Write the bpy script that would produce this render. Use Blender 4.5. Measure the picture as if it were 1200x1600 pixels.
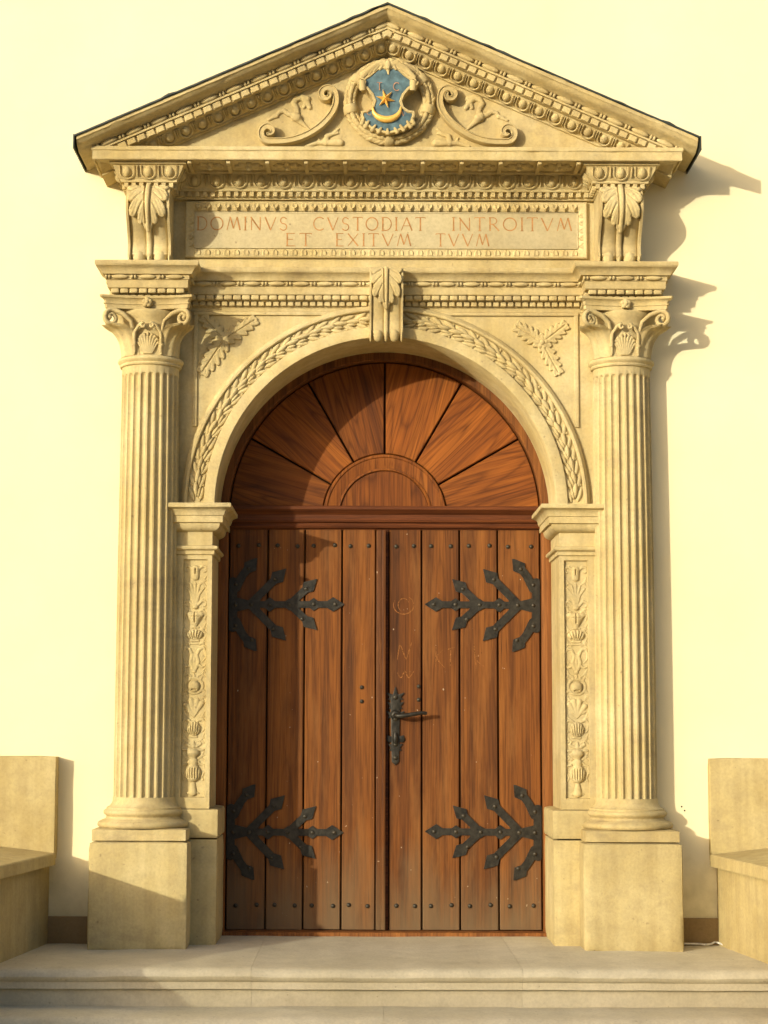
import bpy, bmesh, math, random
import numpy as np
from mathutils import Matrix, Vector

random.seed(7)
R = math.radians
for o in list(bpy.data.objects):
    bpy.data.objects.remove(o)
scene = bpy.context.scene
COL = scene.collection

# ------------------------------------------------------------------ camera
PITCH = math.atan(330 / 2950)
cam_d = bpy.data.cameras.new('camera')
cam = bpy.data.objects.new('camera', cam_d)
COL.objects.link(cam)
cam_d.sensor_fit = 'HORIZONTAL'
cam_d.sensor_width = 36
cam_d.lens = 88.5
cam_d.shift_x = 0.0275
cam_d.clip_end = 2000
cam.matrix_world = (Matrix.Translation((-0.12, -9.895, 1.14)) @ Matrix.Rotation(R(90) + PITCH, 4, 'X')
                    @ Matrix.Rotation(0.003, 4, 'Z'))
scene.camera = cam

# ------------------------------------------------------------------ light
SUN_A, SUN_B = 0.92, 0.255            # sideways and downward travel per metre of depth
w = bpy.data.worlds.new('World')
scene.world = w
w.use_nodes = True
nt = w.node_tree
bg = nt.nodes['Background']
sky = nt.nodes.new('ShaderNodeTexSky')
sky.sky_type = 'NISHITA'
sky.sun_disc = False
sky.sun_elevation = math.atan(SUN_B / math.hypot(SUN_A, 1))
sky.sun_rotation = math.atan2(-SUN_A, -1) % (2 * math.pi)
sky.air_density = 0.75
sky.dust_density = 4.5
sky.ozone_density = 0.4
nt.links.new(sky.outputs[0], bg.inputs[0])
bg.inputs[1].default_value = 0.15
sun_d = bpy.data.lights.new('sun', 'SUN')
sun = bpy.data.objects.new('sun', sun_d)
COL.objects.link(sun)
sun_d.energy = 2.15
sun_d.angle = R(0.7)
sun_d.color = (1.0, 0.93, 0.71)
sun.rotation_euler = Vector((SUN_A, 1, -SUN_B)).to_track_quat('-Z', 'Y').to_euler()
sun.location = (-6, -8, 8)

scene.view_settings.view_transform = 'Standard'
scene.view_settings.look = 'None'
scene.view_settings.exposure = 0.82
scene.view_settings.gamma = 1

# ------------------------------------------------------------------ materials
def new_mat(name):
    m = bpy.data.materials.new(name)
    m.use_nodes = True
    n = m.node_tree
    b = n.nodes['Principled BSDF']
    return m, n, b

def node(n, t, **kw):
    x = n.nodes.new(t)
    for k, v in kw.items():
        if k in x.inputs:
            x.inputs[k].default_value = v
        else:
            setattr(x, k, v)
    return x

def ramp(n, fac, stops):
    r = n.nodes.new('ShaderNodeValToRGB')
    while len(r.color_ramp.elements) < len(stops):
        r.color_ramp.elements.new(0.5)
    for e, (p, c) in zip(r.color_ramp.elements, stops):
        e.position = p
        e.color = (*c, 1) if len(c) == 3 else c
    n.links.new(fac, r.inputs[0])
    return r.outputs[0]

def mix(n, fac, a, b, mode='MIX'):
    x = n.nodes.new('ShaderNodeMix')
    x.data_type = 'RGBA'
    x.blend_type = mode
    for i, v in ((0, fac), (6, a), (7, b)):
        if isinstance(v, (int, float)):
            x.inputs[i].default_value = v
        elif isinstance(v, tuple):
            x.inputs[i].default_value = (*v, 1)
        else:
            n.links.new(v, x.inputs[i])
    return x.outputs[2]

def pos(n):
    return n.nodes.new('ShaderNodeNewGeometry').outputs['Position']

def mapping(n, vec, scale=(1, 1, 1), loc=None):
    m = n.nodes.new('ShaderNodeMapping')
    m.inputs['Scale'].default_value = scale
    n.links.new(vec, m.inputs['Vector'])
    if loc is not None:
        n.links.new(loc, m.inputs['Location'])
    return m.outputs[0]

def noise(n, vec, scale, detail=4, rough=0.55):
    x = node(n, 'ShaderNodeTexNoise', Scale=scale, Detail=detail, Roughness=rough)
    n.links.new(vec, x.inputs['Vector'])
    return x.outputs['Fac']

def bump(n, b, hs, strength=0.3, dist=0.01):
    prev = None
    for h, s, d in hs:
        x = node(n, 'ShaderNodeBump', Strength=s, Distance=d)
        n.links.new(h, x.inputs['Height'])
        if prev is not None:
            n.links.new(prev, x.inputs['Normal'])
        prev = x.outputs[0]
    n.links.new(prev, b.inputs['Normal'])

def stone_mat(name, c1, c2, c3, grey, fine=1.0, streak=0.0, crust=0.30):
    m, n, b = new_mat(name)
    p = pos(n)
    big = noise(n, p, 2.3, 5, 0.6)
    col = ramp(n, big, [(0.32, c1), (0.5, c2), (0.68, c3)])
    med = noise(n, p, 11, 6, 0.65)
    col = mix(n, ramp(n, med, [(0.42, (0, 0, 0)), (0.72, (0.55, 0.55, 0.55))]), col, grey)
    fin = noise(n, p, 70, 3, 0.6)
    col = mix(n, 0.34, col, ramp(n, fin, [(0.3, (0.72, 0.70, 0.66)), (0.62, (1.08, 1.07, 1.05))]), 'MULTIPLY')
    if streak:
        st = noise(n, mapping(n, p, (14, 14, 1.2)), 1.0, 4, 0.6)
        col = mix(n, streak, col, ramp(n, st, [(0.38, (0.62, 0.56, 0.46)), (0.6, (1, 1, 1))]), 'MULTIPLY')
    oi = n.nodes.new('ShaderNodeObjectInfo')
    col = mix(n, 1.0, col, ramp(n, oi.outputs['Random'], [(0.0, (0.90, 0.89, 0.88)), (0.5, (1.0, 1.0, 1.0)), (1.0, (1.05, 1.06, 1.07))]), 'MULTIPLY')
    # weathering crusts: broken, darker blotches with edges of their own
    cr = noise(n, mapping(n, p, (3.4, 3.4, 5.5)), 1.0, 8, 0.7)
    col = mix(n, ramp(n, cr, [(0.56, (0, 0, 0)), (0.70, (crust, crust, crust))]), col, (0.25, 0.195, 0.115))
    # sparse dark pits and dirt specks
    sp = noise(n, p, 38, 2, 0.5)
    col = mix(n, ramp(n, sp, [(0.70, (0, 0, 0)), (0.78, (0.5, 0.5, 0.5))]), col, (0.16, 0.12, 0.07))
    n.links.new(col, b.inputs['Base Color'])
    b.inputs['Roughness'].default_value = 0.92
    b.inputs['Specular IOR Level'].default_value = 0.2
    bump(n, b, [(med, 0.25 * fine, 0.012), (fin, 0.35 * fine, 0.004)])
    return m

M = {}
M['stone'] = stone_mat('carved_sandstone', (0.465, 0.365, 0.165), (0.535, 0.435, 0.22), (0.60, 0.515, 0.30), (0.40, 0.335, 0.20), 1.3, 0.30, 0.48)
M['block'] = stone_mat('tooled_sandstone', (0.44, 0.35, 0.165), (0.50, 0.41, 0.205), (0.56, 0.475, 0.26), (0.38, 0.315, 0.175), 1.6, 0.30, 0.42)
M['step'] = stone_mat('worn_step_stone', (0.55, 0.50, 0.365), (0.61, 0.56, 0.42), (0.66, 0.61, 0.47), (0.50, 0.46, 0.35), 1.0, 0.0, 0.22)
M['bench'] = stone_mat('bench_sandstone', (0.425, 0.335, 0.15), (0.49, 0.395, 0.19), (0.53, 0.44, 0.23), (0.38, 0.305, 0.16), 0.9, 0.3)
M['tablet'] = stone_mat('tablet_limestone', (0.48, 0.41, 0.245), (0.53, 0.46, 0.285), (0.57, 0.505, 0.325), (0.43, 0.38, 0.25), 0.6)
M['skirt'] = stone_mat('brown_skirting_paint', (0.23, 0.155, 0.07), (0.26, 0.18, 0.085), (0.30, 0.21, 0.105), (0.22, 0.16, 0.085), 0.6)

def plaster():
    m, n, b = new_mat('cream_plaster')
    p = pos(n)
    big = noise(n, p, 0.9, 5, 0.6)
    col = ramp(n, big, [(0.3, (0.775, 0.69, 0.445)), (0.7, (0.825, 0.745, 0.51))])
    med = noise(n, p, 6, 5, 0.6)
    col = mix(n, ramp(n, med, [(0.45, (0, 0, 0)), (0.8, (0.35, 0.35, 0.35))]), col, (0.76, 0.68, 0.45))
    # grime from the landing, deepened to paint in shade low down, broken by noise
    sep = n.nodes.new('ShaderNodeSeparateXYZ')
    n.links.new(p, sep.inputs[0])
    a = node(n, 'ShaderNodeMath', operation='MULTIPLY_ADD')
    n.links.new(sep.outputs[2], a.inputs[0])
    a.inputs[1].default_value = -1.15
    n.links.new(med, a.inputs[2])
    col = mix(n, ramp(n, a.outputs[0], [(0.0, (0, 0, 0)), (0.5, (0.8, 0.8, 0.8))]), col, (0.46, 0.41, 0.235))
    n.links.new(col, b.inputs['Base Color'])
    b.inputs['Roughness'].default_value = 0.95
    b.inputs['Specular IOR Level'].default_value = 0.1
    bump(n, b, [(noise(n, p, 2.5, 3, 0.5), 0.12, 0.03), (noise(n, p, 160, 3, 0.6), 0.22, 0.002)])
    return m
M['plaster'] = plaster()

def wood(name, dark, mid, light, axis=2, weather=True, ring=0.40, rs=(0.32, 6.0), dist=38.0):
    m, n, b = new_mat(name)
    tc = n.nodes.new('ShaderNodeTexCoord')
    oi = n.nodes.new('ShaderNodeObjectInfo')
    off = node(n, 'ShaderNodeVectorMath', operation='SCALE')
    cmb = n.nodes.new('ShaderNodeCombineXYZ')
    for i in range(3):
        n.links.new(oi.outputs['Random'], cmb.inputs[i])
    n.links.new(cmb.outputs[0], off.inputs[0])
    off.inputs['Scale'].default_value = 17.0
    def sc(al, ac):
        s = [ac, ac, ac]
        s[axis] = al
        return tuple(s)
    v = tc.outputs['Object']
    g1 = noise(n, mapping(n, v, sc(0.40, 13), off.outputs[0]), 1.0, 10, 0.70)
    g2 = noise(n, mapping(n, v, sc(2.2, 95), off.outputs[0]), 1.0, 4, 0.6)
    # cathedral figure: contour lines of a slow field drawn out along the board
    fld = noise(n, mapping(n, v, sc(*rs), off.outputs[0]), 1.0, 1.2, 0.45)
    mu = node(n, 'ShaderNodeMath', operation='MULTIPLY')
    n.links.new(fld, mu.inputs[0])
    mu.inputs[1].default_value = dist
    pp = node(n, 'ShaderNodeMath', operation='PINGPONG')
    n.links.new(mu.outputs[0], pp.inputs[0])
    pp.inputs[1].default_value = 1.0
    col = ramp(n, g1, [(0.34, dark), (0.5, mid), (0.66, light)])
    # growth rings: thin dark lines between broad pale bands, drifting along the board
    col = mix(n, ring, col, ramp(n, pp.outputs[0], [(0.0, (0.40, 0.34, 0.30)), (0.28, (0.90, 0.88, 0.86)), (0.8, (1.12, 1.1, 1.06))]), 'MULTIPLY')
    col = mix(n, 0.72, col, ramp(n, g2, [(0.33, (0.50, 0.44, 0.40)), (0.56, (1.10, 1.08, 1.05))]), 'MULTIPLY')
    pore = noise(n, mapping(n, v, sc(7.0, 260), off.outputs[0]), 1.0, 2, 0.5)
    col = mix(n, 0.6, col, ramp(n, pore, [(0.30, (0.45, 0.40, 0.36)), (0.42, (1.03, 1.03, 1.02))]), 'MULTIPLY')
    # every board its own tone
    hv = ramp(n, oi.outputs['Random'], [(0.0, (0.78, 0.74, 0.70)), (0.5, (1.0, 1.0, 1.0)), (1.0, (1.16, 1.12, 1.0))])
    col = mix(n, 1.0, col, hv, 'MULTIPLY')
    if weather:
        p = pos(n)
        pale = noise(n, mapping(n, p, (7, 7, 1.1)), 1.0, 5, 0.65)
        col = mix(n, ramp(n, pale, [(0.50, (0, 0, 0)), (0.72, (0.62, 0.62, 0.62))]), col, (0.27, 0.112, 0.028))
        drk = noise(n, mapping(n, p, (4.5, 4.5, 0.7), off.outputs[0]), 1.0, 5, 0.6)
        col = mix(n, ramp(n, drk, [(0.54, (0, 0, 0)), (0.74, (0.45, 0.45, 0.45))]), col, (0.066, 0.024, 0.008))
        fl = noise(n, mapping(n, p, (1, 1, 0.7)), 62, 1, 0.4)
        col = mix(n, ramp(n, fl, [(0.795, (0, 0, 0)), (0.82, (0.8, 0.8, 0.8))]), col, (0.46, 0.36, 0.24))
        sep = n.nodes.new('ShaderNodeSeparateXYZ')
        n.links.new(p, sep.inputs[0])
        a = node(n, 'ShaderNodeMath', operation='MULTIPLY_ADD')
        n.links.new(sep.outputs[2], a.inputs[0])
        a.inputs[1].default_value = -1.0
        n.links.new(noise(n, mapping(n, p, (5, 5, 1.5)), 1.0, 5, 0.6), a.inputs[2])
        # bleached, dirty boards towards the rain-splashed foot
        col = mix(n, ramp(n, a.outputs[0], [(0.0, (0, 0, 0)), (0.45, (0.75, 0.75, 0.75))]), col, (0.155, 0.105, 0.055))
    n.links.new(col, b.inputs['Base Color'])
    r = ramp(n, g1, [(0.3, (0.58, 0.58, 0.58)), (0.7, (0.78, 0.78, 0.78))])
    n.links.new(r, b.inputs['Roughness'])
    b.inputs['Specular IOR Level'].default_value = 0.25
    bump(n, b, [(g2, 0.35, 0.0025), (g1, 0.2, 0.006)])
    return m
M['wood'] = wood('oak_boards', (0.078, 0.0265, 0.0052), (0.145, 0.050, 0.0090), (0.215, 0.079, 0.0155))
M['fan'] = wood('oak_fan_panels', (0.125, 0.036, 0.005), (0.200, 0.062, 0.0088), (0.265, 0.091, 0.0155), weather=False, ring=0.62, rs=(0.55, 5.5), dist=34.0)
M['frame'] = wood('oak_frame', (0.12, 0.043, 0.011), (0.19, 0.072, 0.019), (0.26, 0.108, 0.029), weather=False)
M['rail'] = wood('oak_rail', (0.058, 0.017, 0.005), (0.105, 0.030, 0.008), (0.15, 0.048, 0.012), axis=0, weather=False)

def plain(name, col, rough, metal=0.0, spec=0.4, n_scale=40, var=0.25, bs=0.2):
    m, n, b = new_mat(name)
    p = pos(n)
    f = noise(n, p, n_scale, 4, 0.6)
    c2 = tuple(c * (1 - var) for c in col)
    c3 = tuple(min(1, c * (1 + var)) for c in col)
    n.links.new(ramp(n, f, [(0.3, c2), (0.7, c3)]), b.inputs['Base Color'])
    b.inputs['Roughness'].default_value = rough
    b.inputs['Metallic'].default_value = metal
    b.inputs['Specular IOR Level'].default_value = spec
    bump(n, b, [(f, bs, 0.003)])
    return m
M['iron'] = plain('wrought_iron', (0.022, 0.019, 0.014), 0.5, 0.3, 0.45, 34, 0.65, 0.9)
M['stud'] = plain('iron_stud', (0.045, 0.038, 0.026), 0.5, 0.4, 0.5, 80, 0.4)
M['gap'] = plain('dark_joint', (0.018, 0.010, 0.005), 0.9, 0, 0.1)
M['blue'] = plain('faded_blue_paint', (0.080, 0.140, 0.172), 0.75, 0, 0.25, 26, 0.42, 0.35)
M['gold'] = plain('gilding', (0.88, 0.52, 0.12), 0.42, 0.35, 0.5, 60, 0.15)
M['letter'] = plain('ochre_red_lettering', (0.40, 0.215, 0.085), 0.9, 0, 0.1, 45, 0.3)
M['shieldletter'] = plain('rust_paint', (0.42, 0.20, 0.10), 0.85, 0, 0.1, 60, 0.3)
M['lead'] = plain('dark_sheet_metal', (0.045, 0.055, 0.05), 0.55, 0.4, 0.4, 14, 0.35)
M['cable'] = plain('white_cable', (0.75, 0.73, 0.66), 0.6, 0, 0.3)
M['scratch'] = plain('scratched_wood', (0.195, 0.077, 0.020), 0.8, 0, 0.2, 120, 0.7)
M['ground'] = stone_mat('paving', (0.44, 0.36, 0.23), (0.48, 0.40, 0.26), (0.52, 0.43, 0.29), (0.40, 0.33, 0.22))

# ------------------------------------------------------------------ mesh helpers
WL = {}                                        # world position of every object used as a parent

def mk(name, vf, mat, smooth=35, recalc=True):
    V, F = vf
    me = bpy.data.meshes.new(name)
    me.from_pydata(np.asarray(V, float).tolist(), [], F if isinstance(F, list) else F.tolist())
    if recalc:
        bm = bmesh.new()
        bm.from_mesh(me)
        bmesh.ops.recalc_face_normals(bm, faces=bm.faces)
        bm.to_mesh(me)
        bm.free()
    me.materials.append(M[mat])
    if smooth:
        me.shade_smooth()
        me.set_sharp_from_angle(angle=R(smooth))
    me.update()
    return me

def thing(name, label, cat, loc=(0, 0, 0), group=None):
    o = bpy.data.objects.new(name, None)
    COL.objects.link(o)
    o.empty_display_size = 0.1
    o.location = loc
    WL[o.name] = Vector(loc)
    o['label'] = label
    o['category'] = cat
    o['kind'] = 'thing'
    if group:
        o['group'] = group
    return o

def tag(o, label, cat, group=None):
    o['label'] = label
    o['category'] = cat
    if group:
        o['group'] = group

def obj(name, vf, mat, parent=None, smooth=35, recalc=True, mx=1):
    V, F = vf
    V = np.array(V, float)
    if mx < 0:
        V[:, 0] *= -1
        F = [tuple(reversed(f)) for f in (F if isinstance(F, list) else F.tolist())]
    org = WL[parent.name] if parent else Vector((0, 0, 0))
    me = mk(name, (V - np.array(org), F), mat, smooth, recalc)
    o = bpy.data.objects.new(name, me)
    COL.objects.link(o)
    if parent:
        o.parent = parent
    WL[o.name] = org.copy()
    return o

def inst(me, name, loc, rot=(0, 0, 0), scale=(1, 1, 1), parent=None):
    o = bpy.data.objects.new(name, me)
    COL.objects.link(o)
    loc = Vector(loc)
    if parent:
        o.parent = parent
        o.location = loc - WL[parent.name]
    else:
        o.location = loc
    WL[o.name] = loc
    o.rotation_euler = rot
    o.scale = (scale, scale, scale) if isinstance(scale, (int, float)) else scale
    return o

def copy_tree(o, parent=None):
    c = o.copy()
    COL.objects.link(c)
    c.parent = parent
    WL[c.name] = WL.get(o.name, Vector((0, 0, 0)))
    for ch in list(o.children):
        copy_tree(ch, c)
    return c

def join(*vfs):
    V, F, k = [], [], 0
    for v, f in vfs:
        v = np.asarray(v, float)
        V.append(v)
        F += [tuple(int(i) + k for i in q) for q in f]
        k += len(v)
    return np.vstack(V), F

def box(x0, x1, y0, y1, z0, z1, c=0.004, seg=2):
    bm = bmesh.new()
    bmesh.ops.create_cube(bm, size=1)
    for v in bm.verts:
        v.co = ((x0 + x1) / 2 + v.co.x * (x1 - x0), (y0 + y1) / 2 + v.co.y * (y1 - y0), (z0 + z1) / 2 + v.co.z * (z1 - z0))
    if c:
        bmesh.ops.bevel(bm, geom=list(bm.edges), offset=c, segments=seg, affect='EDGES', profile=0.5)
    bm.verts.ensure_lookup_table()
    V = [tuple(v.co) for v in bm.verts]
    F = [tuple(v.index for v in f.verts) for f in bm.faces]
    bm.free()
    return V, F

def rough_block(x0, x1, y0, y1, z0, z1, c=0.006, n=14, amp=0.0025, seed=0):
    """a worn block: bevelled, subdivided and gently uneven"""
    bm = bmesh.new()
    bmesh.ops.create_cube(bm, size=1)
    for v in bm.verts:
        v.co = ((x0 + x1) / 2 + v.co.x * (x1 - x0), (y0 + y1) / 2 + v.co.y * (y1 - y0), (z0 + z1) / 2 + v.co.z * (z1 - z0))
    bmesh.ops.subdivide_edges(bm, edges=list(bm.edges), cuts=n, use_grid_fill=True)
    rs = np.random.RandomState(seed)
    ph = rs.rand(6, 4) * 6.28
    fr = rs.rand(6, 3) * 26 + 4
    sharp = []
    for v in bm.verts:
        p = v.co
        d = sum(math.sin(p.x * fr[i][0] + p.y * fr[i][1] + p.z * fr[i][2] + ph[i][0]) for i in range(6)) / 6
        e = [min(abs(p.x - x0), abs(p.x - x1)), min(abs(p.y - y0), abs(p.y - y1)), min(abs(p.z - z0), abs(p.z - z1))]
        v.co = p + v.normal * d * amp
        if sum(1 for q in e if q < 1e-5) >= 2:
            ch = c * (0.75 + 0.9 * max(0, d))
            cx, cy, cz = (x0 + x1) / 2, (y0 + y1) / 2, (z0 + z1) / 2
            for i, (q, m) in enumerate(zip(e, (cx, cy, cz))):
                if q < 1e-5:
                    v.co[i] += ch * (1 if m > p[i] else -1)
    V = [tuple(v.co) for v in bm.verts]
    bm.verts.index_update()
    F = [tuple(v.index for v in f.verts) for f in bm.faces]
    bm.free()
    return V, F

def sweep(path, prof, to3, ends=None, caps=True, wear=0.0008):
    """profile (out, h) carried along a 2-D path with mitred corners"""
    P = [np.array(p, float) for p in path]
    n = []
    for a, b in zip(P[:-1], P[1:]):
        d = (b - a) / np.linalg.norm(b - a)
        n.append(np.array((d[1], -d[0])))
    ms = []
    for i in range(len(P)):
        if i == 0:
            ms.append(n[0])
        elif i == len(P) - 1:
            ms.append(n[-1])
        else:
            ms.append((n[i - 1] + n[i]) / (1 + n[i - 1].dot(n[i])))
    if ends:
        if ends[0] is not None:
            ms[0] = np.array(ends[0])
        if ends[1] is not None:
            ms[-1] = np.array(ends[1])
    V, F, k = [], [], len(prof)
    pr = np.array(prof, float)
    omax = max(pr[:, 0].max(), 0.01)
    rs = random.Random(int(abs(P[0][0]) * 1000) + k)
    wn = [rs.random() * 6.28 for _ in range(8)]
    st = 0
    cnt = 0
    for i in range(len(P) - 1):
        seg = float(np.linalg.norm(P[i + 1] - P[i]))
        ns = max(1, int(seg / 0.022)) if wear else 1
        A = [P[i] + ms[i] * o for o, h in prof]
        B = [P[i + 1] + ms[i + 1] * o for o, h in prof]
        chips = {}
        if wear:
            for _ in range(int(seg * 5)):
                chips[rs.randrange(1, max(2, ns - 1))] = (rs.randrange(k), rs.uniform(0.003, 0.008))
        for q in range(ns + (1 if i == len(P) - 2 else 0)):
            t = q / ns
            for j, (o, h) in enumerate(prof):
                v = A[j] * (1 - t) + B[j] * t
                d = 0.0
                if wear and 0 < q < ns and 0 < j < k - 1:
                    u = st + t * seg
                    d = wear * (0.5 * math.sin(u * 23 + wn[j % 8]) + 0.5 * math.sin(u * 61 + wn[(j * 3 + 1) % 8]))
                    for dq, f in ((0, 1.0), (-1, 0.55), (1, 0.55)):
                        c = chips.get(q + dq)
                        if c and abs(j - c[0]) <= 1:
                            d -= c[1] * f
                v = v + n[i] * d
                V.append(to3(v[0], v[1], h))
            cnt += 1
        st += seg
    for i in range(cnt - 1):
        for j in range(k - 1):
            a = i * k + j
            F.append((a, a + 1, a + k + 1, a + k))
    if caps:
        F.append(tuple(range(k)))
        F.append(tuple(reversed(range((cnt - 1) * k, cnt * k))))
    return V, F

plan = lambda x, y, h: (x, y, h)
face = lambda x, z, h: (x, h, z)

def arch_sweep(prof, a0, a1, n, cz, cx=0.0):
    """profile (r, y) carried round an arc"""
    V, F, k = [], [], len(prof)
    for i in range(n + 1):
        a = a0 + (a1 - a0) * i / n
        for r, y in prof:
            V.append((cx + r * math.cos(a), y, cz + r * math.sin(a)))
    for i in range(n):
        for j in range(k - 1):
            q = i * k + j
            F.append((q, q + 1, q + k + 1, q + k))
    return V, F

def lathe(prof, cx, cy, n=64, a0=0.0, a1=2 * math.pi):
    V, F, k = [], [], len(prof)
    full = abs(a1 - a0 - 2 * math.pi) < 1e-6
    m = n if full else n + 1
    for i in range(m):
        a = a0 + (a1 - a0) * i / n
        for r, z in prof:
            V.append((cx + r * math.cos(a), cy + r * math.sin(a), z))
    for i in range(n):
        i2 = (i + 1) % m
        for j in range(k - 1):
            F.append((i * k + j, i * k + j + 1, i2 * k + j + 1, i2 * k + j))
    return V, F

def prism(pts, y0, y1, inset=0.0):
    """outline in x,z given thickness; y1 is the front, optional chamfer there"""
    n = len(pts)
    P = np.array(pts, float)
    if inset:
        A = sum(P[i][0] * P[(i + 1) % n][1] - P[(i + 1) % n][0] * P[i][1] for i in range(n))
        sg = 1 if A > 0 else -1
        Q = []
        for i in range(n):
            d1 = P[i] - P[i - 1]
            d2 = P[(i + 1) % n] - P[i]
            d1 /= np.linalg.norm(d1) + 1e-9
            d2 /= np.linalg.norm(d2) + 1e-9
            n1, n2 = np.array((-d1[1], d1[0])) * sg, np.array((-d2[1], d2[0])) * sg
            Q.append(P[i] + (n1 + n2) / max(0.5, 1 + n1.dot(n2)) * inset)
        ym = y1 + (inset if y1 < y0 else -inset)
        V = [(x, y0, z) for x, z in P] + [(x, ym, z) for x, z in P] + [(x, y1, z) for x, z in Q]
        F = []
        for l in (0, 1):
            for i in range(n):
                j = (i + 1) % n
                F.append((l * n + i, l * n + j, (l + 1) * n + j, (l + 1) * n + i))
        F.append(tuple(range(2 * n, 3 * n)))
        return V, F
    V = [(x, y0, z) for x, z in P] + [(x, y1, z) for x, z in P]
    F = [(i, (i + 1) % n, n + (i + 1) % n, n + i) for i in range(n)]
    F.append(tuple(range(n, 2 * n)))
    return V, F

def tube(pts, rad, n=8, flat=1.0):
    P = [Vector(p) for p in pts]
    rr = rad if isinstance(rad, (list, tuple)) else [rad] * len(P)
    V, F = [], []
    up = Vector((0, -1, 0.01)).normalized()
    for i, p in enumerate(P):
        t = (P[min(i + 1, len(P) - 1)] - P[max(i - 1, 0)]).normalized()
        s = t.cross(up)
        if s.length < 1e-4:
            s = t.cross(Vector((1, 0, 0)))
        s.normalize()
        b = s.cross(t).normalized()
        for k in range(n):
            a = 2 * math.pi * k / n
            V.append(tuple(p + s * (math.cos(a) * rr[i]) + b * (math.sin(a) * rr[i] * flat)))
    for i in range(len(P) - 1):
        for k in range(n):
            k2 = (k + 1) % n
            F.append((i * n + k, i * n + k2, (i + 1) * n + k2, (i + 1) * n + k))
    F.append(tuple(range(n)))
    F.append(tuple(range((len(P) - 1) * n, len(P) * n)))
    return V, F

def ribbon(pts, width, yb, yf, dish=0.006):
    """a band of stone along a curve in x,z: raised edges, dished face, real thickness"""
    P = [np.array(p, float) for p in pts]
    V, F = [], []
    for i, p in enumerate(P):
        t = P[min(i + 1, len(P) - 1)] - P[max(i - 1, 0)]
        t /= np.linalg.norm(t)
        nn = np.array((-t[1], t[0]))
        wd = width(i / (len(P) - 1)) / 2
        f = yf(i / (len(P) - 1)) if callable(yf) else yf
        for o, y in ((-1, yb), (-1, f + 0.003), (-0.86, f), (-0.66, f), (-0.55, f + dish), (0.55, f + dish), (0.66, f), (0.86, f), (1, f + 0.003), (1, yb)):
            q = p + nn * wd * o
            V.append((q[0], y, q[1]))
    k = 10
    for i in range(len(P) - 1):
        for j in range(k - 1):
            a = i * k + j
            F.append((a, a + 1, a + k + 1, a + k))
    F.append(tuple(range(k)))
    F.append(tuple(range((len(P) - 1) * k, len(P) * k)))
    return V, F

def spline(pts, n=8):
    P = [np.array(p, float) for p in pts]
    P = [2 * P[0] - P[1]] + P + [2 * P[-1] - P[-2]]
    out = []
    for i in range(1, len(P) - 2):
        for k in range(n):
            t = k / n
            a, b, c, d = P[i - 1], P[i], P[i + 1], P[i + 2]
            out.append(0.5 * (2 * b + (c - a) * t + (2 * a - 5 * b + 4 * c - d) * t * t + (3 * b - a - 3 * c + d) * t ** 3))
    out.append(P[-2])
    return out

def blob(nu=10, nv=5, half=True, point=0.0):
    """half ellipsoid bulging to -y, unit radii; point>0 sharpens the +z and -z ends"""
    V, F = [], []
    for j in range(nv + 1):
        t = math.pi / 2 * j / nv
        for i in range(nu):
            a = 2 * math.pi * i / nu
            x, z = math.cos(a) * math.cos(t), math.sin(a) * math.cos(t)
            if point:
                x *= max(0.0, 1 - abs(z) ** 2) ** (point * 0.5)
            V.append((x, -math.sin(t), z))
    for j in range(nv):
        for i in range(nu):
            i2 = (i + 1) % nu
            F.append((j * nu + i, j * nu + i2, (j + 1) * nu + i2, (j + 1) * nu + i))
    return V, F

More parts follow.
